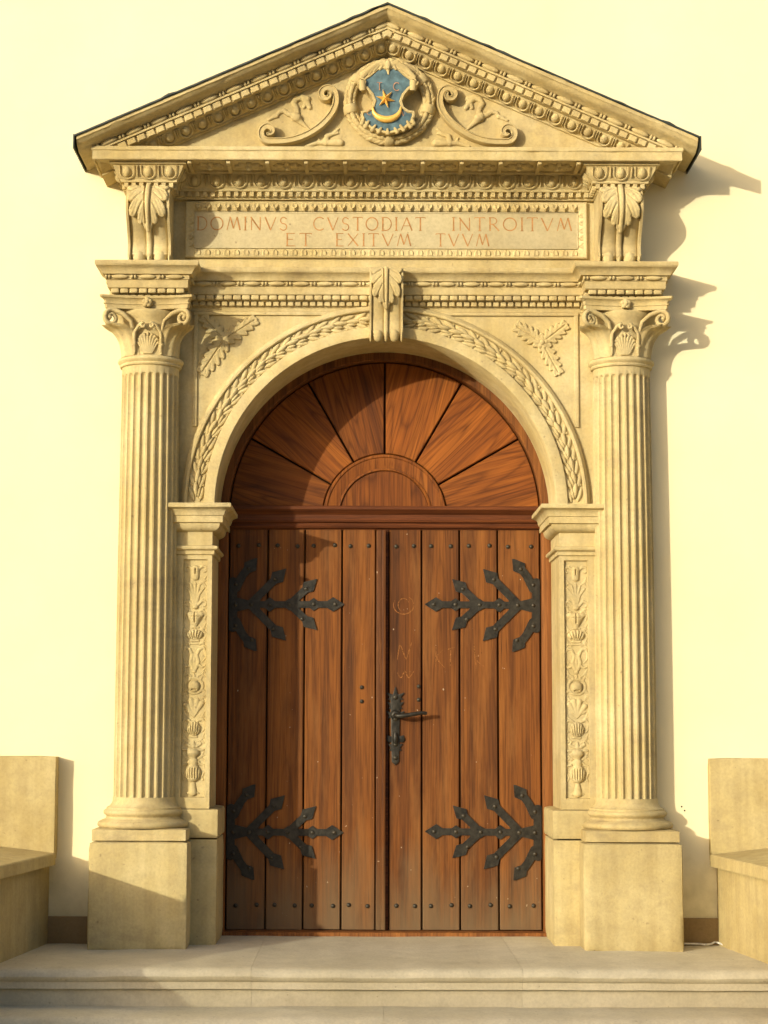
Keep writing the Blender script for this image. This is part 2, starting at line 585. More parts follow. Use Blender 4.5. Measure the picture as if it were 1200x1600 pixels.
class Relief:
    """carved relief: rounded strokes and bosses merged into one raised surface, cut out along its own outline"""
    def __init__(self, kz=0.8, base=0.0):
        self.p = []
        self.neg = []
        self.kz, self.base = kz, base
    def s(self, p, q, r0, r1=None, lift=0.0):
        self.p.append(('s', p, q, r0, r0 if r1 is None else r1, lift))
        return self
    def e(self, cx, cz, a, b, lift=0.0, rot=0.0):
        self.p.append(('e', cx, cz, a, b, lift, rot))
        return self
    def line(self, pts, r0, r1=None, lift=0.0):
        r1 = r0 if r1 is None else r1
        n = len(pts) - 1
        for i in range(n):
            self.s(tuple(pts[i]), tuple(pts[i + 1]), r0 + (r1 - r0) * i / n, r0 + (r1 - r0) * (i + 1) / n, lift)
        return self
    def sym(self, pts, r0, r1=None, lift=0.0, cx=0.0):
        self.line(pts, r0, r1, lift)
        self.line([(2 * cx - x, z) for x, z in pts], r0, r1, lift)
        return self
    def groove(self, p, q, r, depth):
        self.neg.append((p, q, r, depth))
        return self
    def poly(self, pts, h, edge):
        self.p.append(('p', np.array(pts, float), h, edge))
        return self
    @staticmethod
    def _seg(X, Z, p, q):
        dx, dz = q[0] - p[0], q[1] - p[1]
        L = dx * dx + dz * dz + 1e-12
        t = np.clip(((X - p[0]) * dx + (Z - p[1]) * dz) / L, 0, 1)
        return np.hypot(X - p[0] - t * dx, Z - p[1] - t * dz), t
    def field(self, X, Z):
        D = np.full(X.shape, -1.0)
        H = np.zeros(X.shape)
        for a in self.p:
            if a[0] == 's':
                ds, t = self._seg(X, Z, a[1], a[2])
                r = a[3] + (a[4] - a[3]) * t
                d = r - ds
                h = self.kz * np.sqrt(np.maximum(r * r - ds * ds, 0)) + a[5]
            elif a[0] == 'e':
                c, s = math.cos(a[6]), math.sin(a[6])
                x, z = X - a[1], Z - a[2]
                u, v = (x * c + z * s) / a[3], (-x * s + z * c) / a[4]
                q = np.hypot(u, v)
                d = (1 - q) * min(a[3], a[4])
                h = self.kz * min(a[3], a[4]) * np.sqrt(np.maximum(1 - q * q, 0)) + a[5]
            else:
                P = a[1]
                ins = np.zeros(X.shape, bool)
                dist = np.full(X.shape, 9.0)
                for i in range(len(P)):
                    p, q = P[i], P[(i + 1) % len(P)]
                    ds, _ = self._seg(X, Z, p, q)
                    dist = np.minimum(dist, ds)
                    c = ((p[1] > Z) != (q[1] > Z))
                    ins ^= c & (X < (q[0] - p[0]) * (Z - p[1]) / (q[1] - p[1] + 1e-12) + p[0])
                d = np.where(ins, dist, -dist)
                e = np.clip(d / a[3], 0, 1)
                h = a[2] * np.sqrt(np.maximum(1 - (1 - e) ** 2, 0))
            D = np.maximum(D, d)
            H = np.where(d > 0, np.maximum(H, h), H)
        for p, q, r, dep in self.neg:
            ds, _ = self._seg(X, Z, p, q)
            H = H - dep * np.clip(1 - (ds / r) ** 2, 0, 1)
        return D, H + self.base
    def mesh(self, bb, res, to3, skirt=0.008, floor=0.0):
        x0, x1, z0, z1 = bb
        nx, nz = int((x1 - x0) / res) + 2, int((z1 - z0) / res) + 2
        xs, zs = np.linspace(x0, x1, nx), np.linspace(z0, z1, nz)
        X, Z = np.meshgrid(xs, zs)
        D, _ = self.field(X, Z)
        gz, gx = np.gradient(D, zs, xs)
        g2 = np.maximum(gx * gx + gz * gz, 0.2)
        out = D < 0
        mv = np.clip(-D, 0, 1.2 * res) * out
        X2, Z2 = X + gx / g2 * mv, Z + gz / g2 * mv
        _, H = self.field(X2, Z2)
        H = np.maximum(H, floor)
        ins = D > 0
        keep = ins[:-1, :-1] | ins[1:, :-1] | ins[:-1, 1:] | ins[1:, 1:]
        J, I = np.nonzero(keep)
        a = J * nx + I
        Q = np.stack([a, a + 1, a + nx + 1, a + nx], 1)
        # skirt along the outline
        E = np.concatenate([Q[:, [0, 1]], Q[:, [1, 2]], Q[:, [2, 3]], Q[:, [3, 0]]])
        key = np.minimum(E[:, 0], E[:, 1]).astype(np.int64) * (nx * nz) + np.maximum(E[:, 0], E[:, 1])
        u, idx, cnt = np.unique(key, return_index=True, return_counts=True)
        B = E[idx[cnt == 1]]
        px, pz, ph = X2.ravel(), Z2.ravel(), H.ravel()
        used = np.unique(Q)
        rem = np.full(nx * nz, -1)
        rem[used] = np.arange(len(used))
        bu = np.unique(B)
        rem2 = np.full(nx * nz, -1)
        rem2[bu] = np.arange(len(bu)) + len(used)
        vx = np.concatenate([px[used], px[bu]])
        vz = np.concatenate([pz[used], pz[bu]])
        vh = np.concatenate([ph[used], np.full(len(bu), -skirt)])
        V = to3(vx, vz, vh)
        F = rem[Q].tolist() + np.stack([rem[B[:, 1]], rem[B[:, 0]], rem2[B[:, 0]], rem2[B[:, 1]]], 1).tolist()
        return np.stack(V, 1), F

def on_face(cx, y, cz):
    return lambda u, v, h: (cx + u, y - h, cz + v)

# shared little pieces -------------------------------------------------
def egg_piece():
    return blob(10, 4)
def shell_piece():
    """the U-shaped husk round an egg"""
    pts = [(0.98, 0.95)]
    for i in range(11):
        a = R(10 - 200 * i / 10)
        pts.append((0.98 * math.cos(a), 1.05 * math.sin(a)))
    pts.append((-0.98, 0.95))
    return tube([(x, -0.12, z) for x, z in pts], 0.17, 5, 1.6)
def dart_piece():
    V = [(-0.22, 0, 1), (0.22, 0, 1), (0.16, 0, -0.2), (0, 0, -1.0), (-0.16, 0, -0.2), (0, -0.45, 0.9), (0, -0.42, -0.3)]
    F = [(0, 5, 6, 4), (5, 1, 2, 6), (4, 6, 3), (6, 2, 3), (0, 1, 5)]
    return V, F
EGG = mk('egg', egg_piece(), 'stone', 60)
SHELL = mk('egg_shell', shell_piece(), 'stone', 60)
DART = mk('dart', dart_piece(), 'stone', 30)
BEAD = mk('bead', lathe([(0.0, -1)] + [(math.cos(t) ** 0.8, math.sin(t)) for t in np.linspace(-1.35, 1.35, 7)] + [(0.0, 1)], 0, 0, 8), 'stone', 60)
REEL = mk('reel', lathe([(0.0, -1), (0.75, -0.9), (1.0, 0), (0.75, 0.9), (0.0, 1)], 0, 0, 8), 'stone', 60)
UNIT = mk('dentil', box(-0.5, 0.5, -0.5, 0.5, -0.5, 0.5, 0.07, 1), 'stone', 30)
PILLOW = mk('pillow', box(-0.5, 0.5, -0.5, 0.5, -0.5, 0.5, 0.17, 2), 'stone', 70)
LEAF = mk('leaf', blob(12, 4, True, 1.0), 'stone', 70)
BERRY = mk('berry', blob(8, 4), 'stone', 70)
def tongue_piece():
    pts = [(-0.92, 1), (0.92, 1), (1, 0.1), (0.72, -0.55), (0.22, -0.9), (0, -1.15), (-0.22, -0.9), (-0.72, -0.55), (-1, 0.1)]
    V = [(x, 0.3, z) for x, z in pts] + [(x * 0.86, -0.5, z * 0.9) for x, z in pts] + [(x * 0.55, -1.0, z * 0.72) for x, z in pts] + [(0, -0.72, 0.9), (0, -0.72, -0.6)]
    n = len(pts)
    F = [(l * n + i, l * n + (i + 1) % n, (l + 1) * n + (i + 1) % n, (l + 1) * n + i) for l in (0, 1) for i in range(n)]
    a = 2 * n
    F += [(a + 1, a + 2, a + 3, 3 * n + 1, 3 * n), (a + 3, a + 4, a + 5, 3 * n + 1), (a + 5, a + 6, 3 * n + 1), (a + 6, a + 7, a + 8, 3 * n, 3 * n + 1), (a + 8, a, 3 * n), (a, a + 1, 3 * n)]
    return V, F
TONGUE = mk('border_leaf', tongue_piece(), 'stone', 40)
STUD = mk('stud', blob(8, 3), 'stud', 50)

def egg_unit(parent, loc, rot, w, h, d, dart_off):
    inst(EGG, 'egg', loc, rot, (w * 0.62, d, h * 0.80), parent)
    inst(SHELL, 'egg_shell', loc, rot, (w, d, h * 0.92), parent)

# ================================================================== LARGE STRUCTURE
g = obj('ground', ([(-400, -400, -0.52), (400, -400, -0.52), (400, 400, -0.52), (-400, 400, -0.52)], [(0, 1, 2, 3)]), 'ground', smooth=0)
g['kind'] = 'structure'

# unseen sun blocker, added behind and left of the viewer to shade the steps
V, F = [], []
hx = np.linspace(-230, 60, 59)
hy = [0, 0.18, 0.36, 0.5, 0.64, 0.82, 1.0]
for i, x in enumerate(hx):
    e = min(1, (i + 0.001) / 14, (len(hx) - 1 - i + 0.001) / 10)
    crest = 13.46 * math.sin(e * math.pi / 2) + 0.10 * math.sin(x * 0.9) + 0.07 * math.sin(x * 2.3 + 1) + 0.05 * math.sin(x * 5.1)
    for t in hy:
        V.append((x, -112 + 114 * t * 1.0 - 2, -0.55 + crest * math.sin(math.pi * min(1, t)) ** 1.5))
kq = len(hy)
for i in range(len(hx) - 1):
    for j in range(kq - 1):
        a = i * kq + j
        F.append((a, a + kq, a + kq + 1, a + 1))
V = [(x, y * 0.45 - 26, z) for x, y, z in V]
hl = obj('sun_blocker_ridge', (V, F), 'ground', smooth=60)
hl['kind'] = 'structure'

wall = thing('plaster_wall', 'cream plastered facade wall around the stone portal', 'wall', (0, 0, -0.5))
obj('wall_face', join(box(-9, -1.22, 0, 0.6, -0.6, 9, 0), box(1.22, 9, 0, 0.6, -0.6, 9, 0), box(-1.22, 1.22, 0, 0.6, 3.42, 9, 0)), 'plaster', wall, 0)
for s in (-1, 1):
    obj('skirting_board', box(min(s * 1.45, s * 1.80), max(s * 1.45, s * 1.80), -0.012, 0.01, 0.0, 0.148, 0.003), 'skirt', wall)
for x, z in ((1.537, 0.715), (1.552, 0.695)):
    inst(mk('bolt_hole', lathe([(0.0045, 0), (0.003, 0.002), (0, 0.002)], 0, 0, 8), 'gap'), 'bolt_hole', (x, -0.0005, z), (R(90), 0, 0), 1, wall)

# ------------------------------------------------------------------ steps
steps = thing('stone_steps', 'wide worn sandstone steps and landing with rounded nosings', 'steps', (0, -1.0, -0.5))
def tread(zt, yf, yb, x0, x1, seed):
    rs = random.Random(seed)
    nose = [(yb, zt), (yf + 0.14, zt), (yf + 0.06, zt - 0.002), (yf + 0.02, zt - 0.009), (yf + 0.004, zt - 0.024), (yf, zt - 0.038),
            (yf + 0.008, zt - 0.054), (yf + 0.022, zt - 0.062), (yf + 0.026, zt - 0.064), (yf + 0.026, zt - 0.096), (yf + 0.032, zt - 0.099),
            (yf + 0.055, zt - 0.101), (yf + 0.055, zt - 0.18), (yb, zt - 0.18)]
    n = max(3, int((x1 - x0) / 0.03))
    V, F, k = [], [], len(nose)
    ph = [rs.random() * 6 for _ in range(4)]
    for i in range(n + 1):
        x = x0 + (x1 - x0) * i / n
        wv = 0.0034 * math.sin(x * 4 + ph[0]) + 0.0018 * math.sin(x * 13 + ph[1]) + 0.001 * math.sin(x * 31 + ph[2])
        chip = -0.007 * max(0, math.sin(x * 9.3 + ph[3]) * math.sin(x * 3.1 + ph[1])) ** 10
        for j, (y, z) in enumerate(nose):
            f = 1 if 1 <= j <= 7 else 0.3
            V.append((x, y - wv * f * 2 - chip * f, z + (wv + chip) * f))
    for i in range(n):
        for j in range(k):
            a, b = i * k + j, i * k + (j + 1) % k
            F.append((a, b, b + k, a + k))
    F += [tuple(range(k)), tuple(range(n * k, n * k + k))]
    return V, F
for k, (zt, yf, yb, js) in enumerate([(0.012, -1.0, 0.5, (-2.6, -0.63, 0.625, 2.6)), (-0.165, -1.30, -0.9, (-2.6, -0.02, 2.6)),
                                      (-0.342, -1.62, -1.2, (-2.6, -0.7, 1.1, 2.6)), (-0.52, -1.95, -1.5, (-2.6, 0.4, 2.6))]):
    for i in range(len(js) - 1):
        obj('step_slab', tread(zt, yf, yb, js[i] + 0.0006, js[i + 1] - 0.0006, k * 7), 'step', steps, 40)

# ------------------------------------------------------------------ benches
def bench(s, label):
    t = thing('stone_bench', label, 'bench', (s * 2.2, -0.5, 0.0), 'benches flanking the portal')
    dx = -0.02 if s > 0 else 0.0
    def slab(line, z_in, z_out, th, xo):
        # line: inner edge points (x, y, dz); top rises outwards
        V, F = [], []
        for x, y, dz in line:
            x += dx
            V += [(x, y, z_in - th + dz), (x, y, z_in - 0.006 + dz), (x + 0.006, y, z_in + dz), (xo, y, z_out + dz), (xo, y, z_in - th + dz)]
        for i in range(len(line) - 1):
            for j in range(5):
                a, b = i * 5 + j, i * 5 + (j + 1) % 5
                F.append((a, b, b + 5, a + 5))
        F += [tuple(range(5)), tuple(range((len(line) - 1) * 5, len(line) * 5))]
        return V, F
    yb = -0.092 if s < 0 else -0.062
    obj('backrest', rough_block(1.695 + dx, 2.75, yb, 0.02, 0.44, 0.966, 0.004, 10, 0.0015, 3 + s), 'bench', t, 40, mx=s)
    obj('seat_slab', slab([(1.688, yb - 0.003, 0), (1.83, -1.20, 0)], 0.475, 0.60, 0.060, 2.75), 'bench', t, 0, mx=s)
    obj('base', slab([(1.733, -0.004, 0), (1.874, -1.195, 0)], 0.4135, 0.4145, 0.42, 2.7), 'bench', t, 0, mx=s)
    obj('sloped_coping', slab([(1.831, -1.202, 0), (1.98, -2.45, -0.5)], 0.473, 0.60, 0.060, 2.75), 'bench', t, 30, mx=s)
    obj('sloped_base', slab([(1.875, -1.198, 0), (2.02, -2.4, -0.5)], 0.411, 0.412, 0.6, 2.7), 'bench', t, 30, mx=s)
    return t
bench(-1, 'sandstone bench with backrest against the wall, left of the portal')
bench(1, 'sandstone bench with backrest against the wall, right of the portal')

# ================================================================== ARCH SURROUND
CZ = 2.277                                   # springing height
arch = thing('arch_surround', 'round stone arch with carved laurel band and spandrels above the doors', 'arch', (0, 0, 2.27))
# spandrel wall with the round opening
V, F = [], []
ca = math.atan2(1.10, 1.22)
angs = sorted([math.pi * i / 96 for i in range(97)] + [ca, math.pi - ca])
for a in angs:
    c, s = math.cos(a), math.sin(a)
    V.append((0.94 * c, 0.0, CZ + 0.94 * s))
    t = min(1.22 / max(abs(c), 1e-6), 1.10 / max(s, 1e-6))
    V.append((t * c, 0.0, CZ + t * s))
F = [(2 * i, 2 * i + 1, 2 * i + 3, 2 * i + 2) for i in range(len(angs) - 1)]
obj('spandrel_wall', (V, F), 'stone', arch, 0)
# intrados and mouldings of the archivolt
obj('archivolt', arch_sweep([(0.90, 0.45), (0.897, -0.034), (0.901, -0.04), (0.952, -0.04), (0.957, -0.037), (0.957, -0.012), (1.043, -0.012),
                             (1.046, -0.030), (1.050, -0.034), (1.060, -0.034), (1.066, -0.026), (1.074, -0.022), (1.078, -0.016), (1.078, 0.01)],
                            0, math.pi, 120, CZ), 'stone', arch, 35)
# laurel leaves, rising from both springings to the keystone
for s in (-1, 1):
    n = 21
    for k in range(n):
        a = R(2.5) + (R(85.5) - R(2.5)) * (k + 0.2) / n
        for (dr, da, tilt, ln, wd, lift) in ((0.027, 0.004, -20, 0.042, 0.0135, -0.002), (-0.027, 0.004, 20, 0.042, 0.0135, -0.002), (0.004, 0.030, 0, 0.046, 0.0155, 0.008), (-0.012, 0.012, 9, 0.034, 0.011, 0.004)):
            jit = random.uniform(-11, 11)
            rr, aa = 1.0 + dr + random.uniform(-.003, .003), a + da
            x, z = rr * math.cos(aa), CZ + rr * math.sin(aa)
            # local +z runs along the arc towards the crown
            ang = aa + R(tilt + jit)
            o = inst(LEAF, 'leaf', (s * x, -0.013, z), (0, -s * ang if s > 0 else ang, 0), (wd, lift + 0.014, ln * random.uniform(0.92, 1.05)), arch)
        if k % 2 == 0:
            for dr in (0.033, -0.033):
                rr, aa = 1.0 + dr, a + 0.055
                inst(BERRY, 'berry', (s * rr * math.cos(aa), -0.013, CZ + rr * math.sin(aa)), (0, 0, 0), 0.0085, arch)
# thin panel frames in the spandrels
for s in (-1, 1):
    obj('panel_frame', join(box(min(s * 1.002, s * 1.024), max(s * 1.002, s * 1.024), -0.012, 0.005, 2.70, 3.311, 0.003),
                            box(min(s * 0.20, s * 1.0255), max(s * 0.20, s * 1.0255), -0.0135, 0.006, 3.300, 3.318, 0.003)), 'stone', arch)

def oak_leaf(L, W, n=5):
    r = Relief(0.36, 0.007)
    r.line([(0, 0), (0, L * 0.4), (0, L * 0.98)], W * 0.60, W * 0.24)
    for i in range(n):
        t = (i + 0.30) / n
        wl = W * (0.62 + 0.55 * math.sin(math.pi * min(1, t * 0.8 + 0.15))) * (1 - 0.42 * t)
        for q in (-1, 1):
            r.s((q * W * 0.15, L * (t - 0.03)), (q * wl * 0.80, L * (t + 0.11)), W * 0.42, W * 0.24)
            r.groove((q * W * 0.1, L * (t - 0.02)), (q * wl * 0.7, L * (t + 0.10)), W * 0.06, W * 0.07)
            r.groove((q * wl * 0.72, L * (t + 0.175)), (q * wl * 1.2, L * (t + 0.20)), W * 0.11, W * 0.34)
    r.groove((0, 0.01), (0, L * 0.94), W * 0.11, W * 0.16)
    return r
def spray(s, cx, cz, leaves, flower):
    for ang, L, W in leaves:
        c, sn = math.cos(R(ang)), math.sin(R(ang))
        to3 = lambda u, v, h, c=c, sn=sn: (cx + u * sn + v * c, -h - 0.001, cz - u * c + v * sn)
        obj('spray_leaf', oak_leaf(L, W).mesh((-W * 1.4, W * 1.4, -0.03, L * 1.25), 0.0035, to3), 'stone', arch, 60)
    f = Relief(0.8, 0.006)
    if flower:
        for k in range(5):
            a = R(72 * k + 20)
            f.e(0.022 * math.cos(a), 0.022 * math.sin(a), 0.014, 0.014)
        f.e(0, 0, 0.013, 0.013, 0.008)
    else:
        f.e(0, 0, 0.014, 0.014, 0.004).e(0.024, -0.012, 0.011, 0.011, 0.004).e(0.012, -0.02, 0.010, 0.010, 0.002)
    obj('flower_boss', f.mesh((-0.045, 0.045, -0.045, 0.045), 0.003, on_face(cx, -0.001, cz)), 'stone', arch, 60)
# right and left sprays of three leaves
spray(1, 0.832, 3.155, [(147, 0.170, 0.047), (38, 0.165, 0.044), (-62, 0.190, 0.042)], True)
spray(-1, -0.862, 3.165, [(132, 0.170, 0.046), (34, 0.205, 0.046), (-123, 0.215, 0.054)], False)

# ================================================================== JAMB PILASTERS
def pilaster_motifs():
    """candelabra carving, from the foot upwards: list of (name, relief, bbox)"""
    out = []
    def add(name, z0, z1, r):
        out.append((name, r, (-0.062, 0.062, z0, z1)))
    W = 0.055
    # amphora with two handles on a leafy foot
    r = Relief(0.75)
    r.s((0, 0.025), (0, 0.07), 0.020, 0.012).sym([(0, 0.03), (0.025, 0.022)], 0.010, 0.006)
    r.e(0, 0.125, 0.036, 0.048).s((-0.026, 0.182), (0.026, 0.182), 0.007, 0.007).s((0, 0.15), (0, 0.185), 0.018, 0.022)
    r.sym([(0.030, 0.172), (0.050, 0.165), (0.052, 0.135), (0.040, 0.105), (0.046, 0.090)], 0.006, 0.005)
    for k in (-2, -1, 0, 1, 2):
        r.groove((k * 0.011, 0.10), (k * 0.012, 0.15), 0.004, 0.007)
    add('carved_vase', 0.0, 0.20, r)
    # shallow bowl
    r = Relief(0.75)
    r.s((-0.045, 0.245), (0.045, 0.245), 0.008).line([(0, 0.205), (0, 0.225)], 0.016, 0.03).sym([(0.014, 0.262), (0.034, 0.275), (0.028, 0.290)], 0.009, 0.005).s((0, 0.262), (0, 0.285), 0.012, 0.007)
    add('carved_bowl', 0.2, 0.31, r)
    # gadrooned ball with scrolls
    r = Relief(0.75)
    r.e(0, 0.355, 0.032, 0.040).s((-0.014, 0.312), (0.014, 0.312), 0.007)
    for k in (-2, -1, 0, 1, 2):
        r.groove((k * 0.008, 0.325), (k * 0.013, 0.385), 0.0035, 0.008)
    r.sym([(0.020, 0.395), (0.042, 0.402), (0.052, 0.385), (0.050, 0.355), (0.040, 0.340)], 0.008, 0.005)
    add('carved_finial_ball', 0.3, 0.42, r)
    # cornucopia of leaves
    r = Relief(0.7)
    for x1, z1 in ((-0.035, 0.485), (-0.014, 0.50), (0.012, 0.50), (0.036, 0.475)):
        r.s((0, 0.415), (x1, z1), 0.006, 0.014)
    r.s((0.028, 0.44), (0.044, 0.452), 0.008, 0.004)
    add('carved_leaf_plume', 0.4, 0.525, r)
    # mask in a round frame
    r = Relief(0.6)
    ring = [(0.040 * math.cos(a), 0.575 + 0.040 * math.sin(a)) for a in np.linspace(0, 2 * math.pi, 17)]
    r.line(ring, 0.008).e(0, 0.572, 0.026, 0.031, 0.004)
    r.e(-0.011, 0.582, 0.007, 0.005, 0.014).e(0.011, 0.582, 0.007, 0.005, 0.014).s((0, 0.585), (0, 0.566), 0.004, 0.007, 0.014)
    r.groove((-0.009, 0.555), (0.009, 0.555), 0.005, 0.012)
    for k in range(5):
        a = R(50 + 20 * k)
        r.s((0.044 * math.cos(a), 0.575 + 0.044 * math.sin(a)), (0.058 * math.cos(a), 0.578 + 0.058 * math.sin(a)), 0.008, 0.004)
    r.sym([(0.044, 0.55), (0.054, 0.54), (0.050, 0.525)], 0.008, 0.005)
    add('carved_mask', 0.515, 0.645, r)
    # twin scrolling dolphins
    r = Relief(0.7)
    r.sym([(0.006, 0.665), (0.018, 0.70), (0.010, 0.735), (0.022, 0.765), (0.042, 0.772)], 0.010, 0.007)
    r.sym([(0.042, 0.772), (0.052, 0.75), (0.050, 0.72), (0.036, 0.70)], 0.007, 0.004)
    r.sym([(0.018, 0.685), (0.036, 0.672), (0.050, 0.682)], 0.008, 0.005)
    r.s((0, 0.65), (0, 0.74), 0.010, 0.006)
    r.s((-0.042, 0.795), (0.042, 0.795), 0.006)
    add('carved_scroll_pair', 0.64, 0.81, r)
    # gadrooned cup
    r = Relief(0.75)
    r.e(0, 0.842, 0.040, 0.028).s((-0.016, 0.81), (0.016, 0.81), 0.008)
    for k in (-2, -1, 0, 1, 2):
        r.groove((k * 0.008, 0.822), (k * 0.016, 0.865), 0.004, 0.008)
    add('carved_cup', 0.8, 0.88, r)
    # heart-shaped urn
    r = Relief(0.7)
    r.s((0, 0.885), (0, 0.93), 0.012, 0.032).e(-0.022, 0.945, 0.020, 0.016, 0.002).e(0.022, 0.945, 0.020, 0.016, 0.002)
    r.s((-0.016, 0.878), (0.016, 0.878), 0.006)
    r.sym([(0.034, 0.955), (0.050, 0.945), (0.046, 0.92)], 0.007, 0.005)
    r.groove((0, 0.905), (0, 0.955), 0.004, 0.010).groove((-0.02, 0.935), (0.02, 0.935), 0.003, 0.006)
    add('carved_urn', 0.87, 0.98, r)
    # plume with curling side leaves
    r = Relief(0.7)
    r.e(0, 0.985, 0.014, 0.012, 0.004)
    for x1, z1 in ((-0.040, 1.085), (-0.020, 1.105), (0, 1.110), (0.020, 1.105), (0.040, 1.085)):
        r.line([(x1 * 0.1, 0.995), (x1 * 0.42, 1.05), (x1, z1)], 0.008, 0.0055)
    r.sym([(0.012, 0.995), (0.034, 1.02), (0.050, 1.012), (0.048, 0.992), (0.038, 0.990)], 0.008, 0.006)
    add('carved_plume', 0.965, 1.12, r)
    # bud between two drooping scrolls at the top
    r = Relief(0.7)
    r.s((0, 1.140), (0, 1.185), 0.017, 0.019).groove((0, 1.16), (0, 1.185), 0.004, 0.012)
    r.sym([(0.016, 1.185), (0.032, 1.200), (0.048, 1.195), (0.050, 1.175), (0.040, 1.170)], 0.008, 0.006)
    add('carved_bud', 1.115, 1.225, r)
    for zc in (0.212, 0.302, 0.412, 0.512, 0.642, 0.802, 0.872, 0.975, 1.118):
        for q in (-1, 1):
            r = Relief(0.6)
            r.line([(q * 0.024, zc - 0.012), (q * 0.038, zc), (q * 0.050, zc + 0.004)], 0.006, 0.004)
            r.line([(q * 0.034, zc - 0.004), (q * 0.044, zc - 0.016), (q * 0.051, zc - 0.022)], 0.0055, 0.0035)
            r.line([(q * 0.036, zc), (q * 0.045, zc + 0.016), (q * 0.050, zc + 0.026)], 0.0055, 0.003)
            add('carved_sprig', zc - 0.035, zc + 0.04, r)
    return out

def pilaster(s, label):
    t = thing('jamb_pilaster', label, 'pilaster', (s * 1.0, 0, 0.012), 'carved door jambs')
    obj('pedestal', join(rough_block(0.862, 1.12, -0.072, 0.45, 0.0, 0.548, 0.005, 8, 0.002, 5), rough_block(0.858, 1.12, -0.078, 0.46, 0.5485, 0.700, 0.006, 8, 0.0015, 6)), 'block', t, 40, mx=s)
    # shaft with a sunk panel: four borders round a recessed ground
    x0, x1, p0, p1, z0, z1 = 0.908, 1.16, 0.932, 1.058, 0.756, 1.990
    yf, yr = -0.050, -0.034
    def fr(a, b, c, d):
        return [(a, yf, c), (b, yf, c), (b, yf, d), (a, yf, d)]
    V = [(x0, yf, 0.70), (x1, yf, 0.70), (x1, yf, 2.02), (x0, yf, 2.02), (p0, yf, z0), (p1, yf, z0), (p1, yf, z1), (p0, yf, z1),
         (p0 + .003, yr, z0 + .003), (p1 - .003, yr, z0 + .003), (p1 - .003, yr, z1 - .003), (p0 + .003, yr, z1 - .003),
         (x0, 0.46, 0.70), (x0, 0.46, 2.02)]
    F = [(0, 1, 5, 4), (1, 2, 6, 5), (2, 3, 7, 6), (3, 0, 4, 7), (4, 5, 9, 8), (5, 6, 10, 9), (6, 7, 11, 10), (7, 4, 8, 11), (8, 9, 10, 11), (12, 0, 3, 13)]
    obj('shaft', (V, F), 'stone', t, 30, mx=s)
    for name, r, bb in pilaster_motifs():
        o = obj(name, r.mesh(bb, 0.0030, (lambda u, v, h: (0.995 + u * 1.13, yr - h * 1.1, z0 + v))), 'stone', t, 60, recalc=False, mx=s)
    prof = [(0, 2.012), (0.010, 2.016), (0.012, 2.036), (0.018, 2.037), (0.026, 2.041), (0.030, 2.049), (0.026, 2.057), (0.014, 2.061), (0.0, 2.063),
            (0.0, 2.134), (0.012, 2.137), (0.026, 2.144), (0.036, 2.155), (0.041, 2.170), (0.042, 2.177), (0.056, 2.180), (0.058, 2.212), (0.064, 2.216), (0.066, 2.224),
            (0.070, 2.236), (0.078, 2.246), (0.088, 2.250), (0.100, 2.254), (0.102, 2.258), (0.102, 2.273), (0.099, 2.277), (-0.05, 2.278)]
    path = [(1.16, -0.05), (0.908, -0.05), (0.908, 0.46)]
    path = [(p[0], p[1]) for p in path]
    # outward is towards the viewer and the opening
    obj('impost', sweep(path[::-1], [(-o, z) for o, z in prof], plan, caps=True) if False else sweep([(-0.908, 0.46)[::1], (-0.908, -0.05), (-1.16, -0.05)][::-1], prof, plan), 'stone', t, 30, mx=-s)
    return t
pilaster(-1, 'carved jamb with candelabra relief left of the doors, half in shadow')
pilaster(1, 'carved jamb with candelabra relief right of the doors, in full sun')

# ================================================================== COLUMNS
def shaft_mesh(cx, cy, z0, z1, r0, r1):
    nf, sub = 24, 10
    zt, zb = z1 - 0.040, z0 + 0.012
    zs = [z0] + list(np.linspace(zb, zb + 0.022, 5)) + list(np.linspace(zb + 0.10, zt - 0.10, 9)) + list(np.linspace(zt - 0.022, zt, 5)) + [z1]
    V, F, n = [], [], nf * sub
    hw = 0.40                                 # half flute, in flute pitches
    for z in zs:
        t = (z - z0) / (z1 - z0)
        Rz = r0 + (r1 - r0) * t + 0.003 * math.sin(math.pi * t)
        pitch = 2 * math.pi * Rz / nf
        for i in range(n):
            a = 2 * math.pi * (i + 0.0) / n
            u = (i % sub) / sub - 0.5
            d = 0.0
            if abs(u) < hw - 1e-6 and zb <= z <= zt:
                e = min(1.0, min(zt - z, z - zb) / 0.016)
                wv = hw * math.sqrt(max(0, 1 - (1 - e) ** 2))
                if abs(u) < wv:
                    d = 0.0165 * math.sqrt(max(0, 1 - (u / wv) ** 2)) * math.sqrt(max(0.0, e))
            V.append((cx + (Rz - d) * math.cos(a), cy + (Rz - d) * math.sin(a), z))
    for j in range(len(zs) - 1):
        for i in range(n):
            i2 = (i + 1) % n
            F.append((j * n + i, j * n + i2, (j + 1) * n + i2, (j + 1) * n + i))
    return V, F

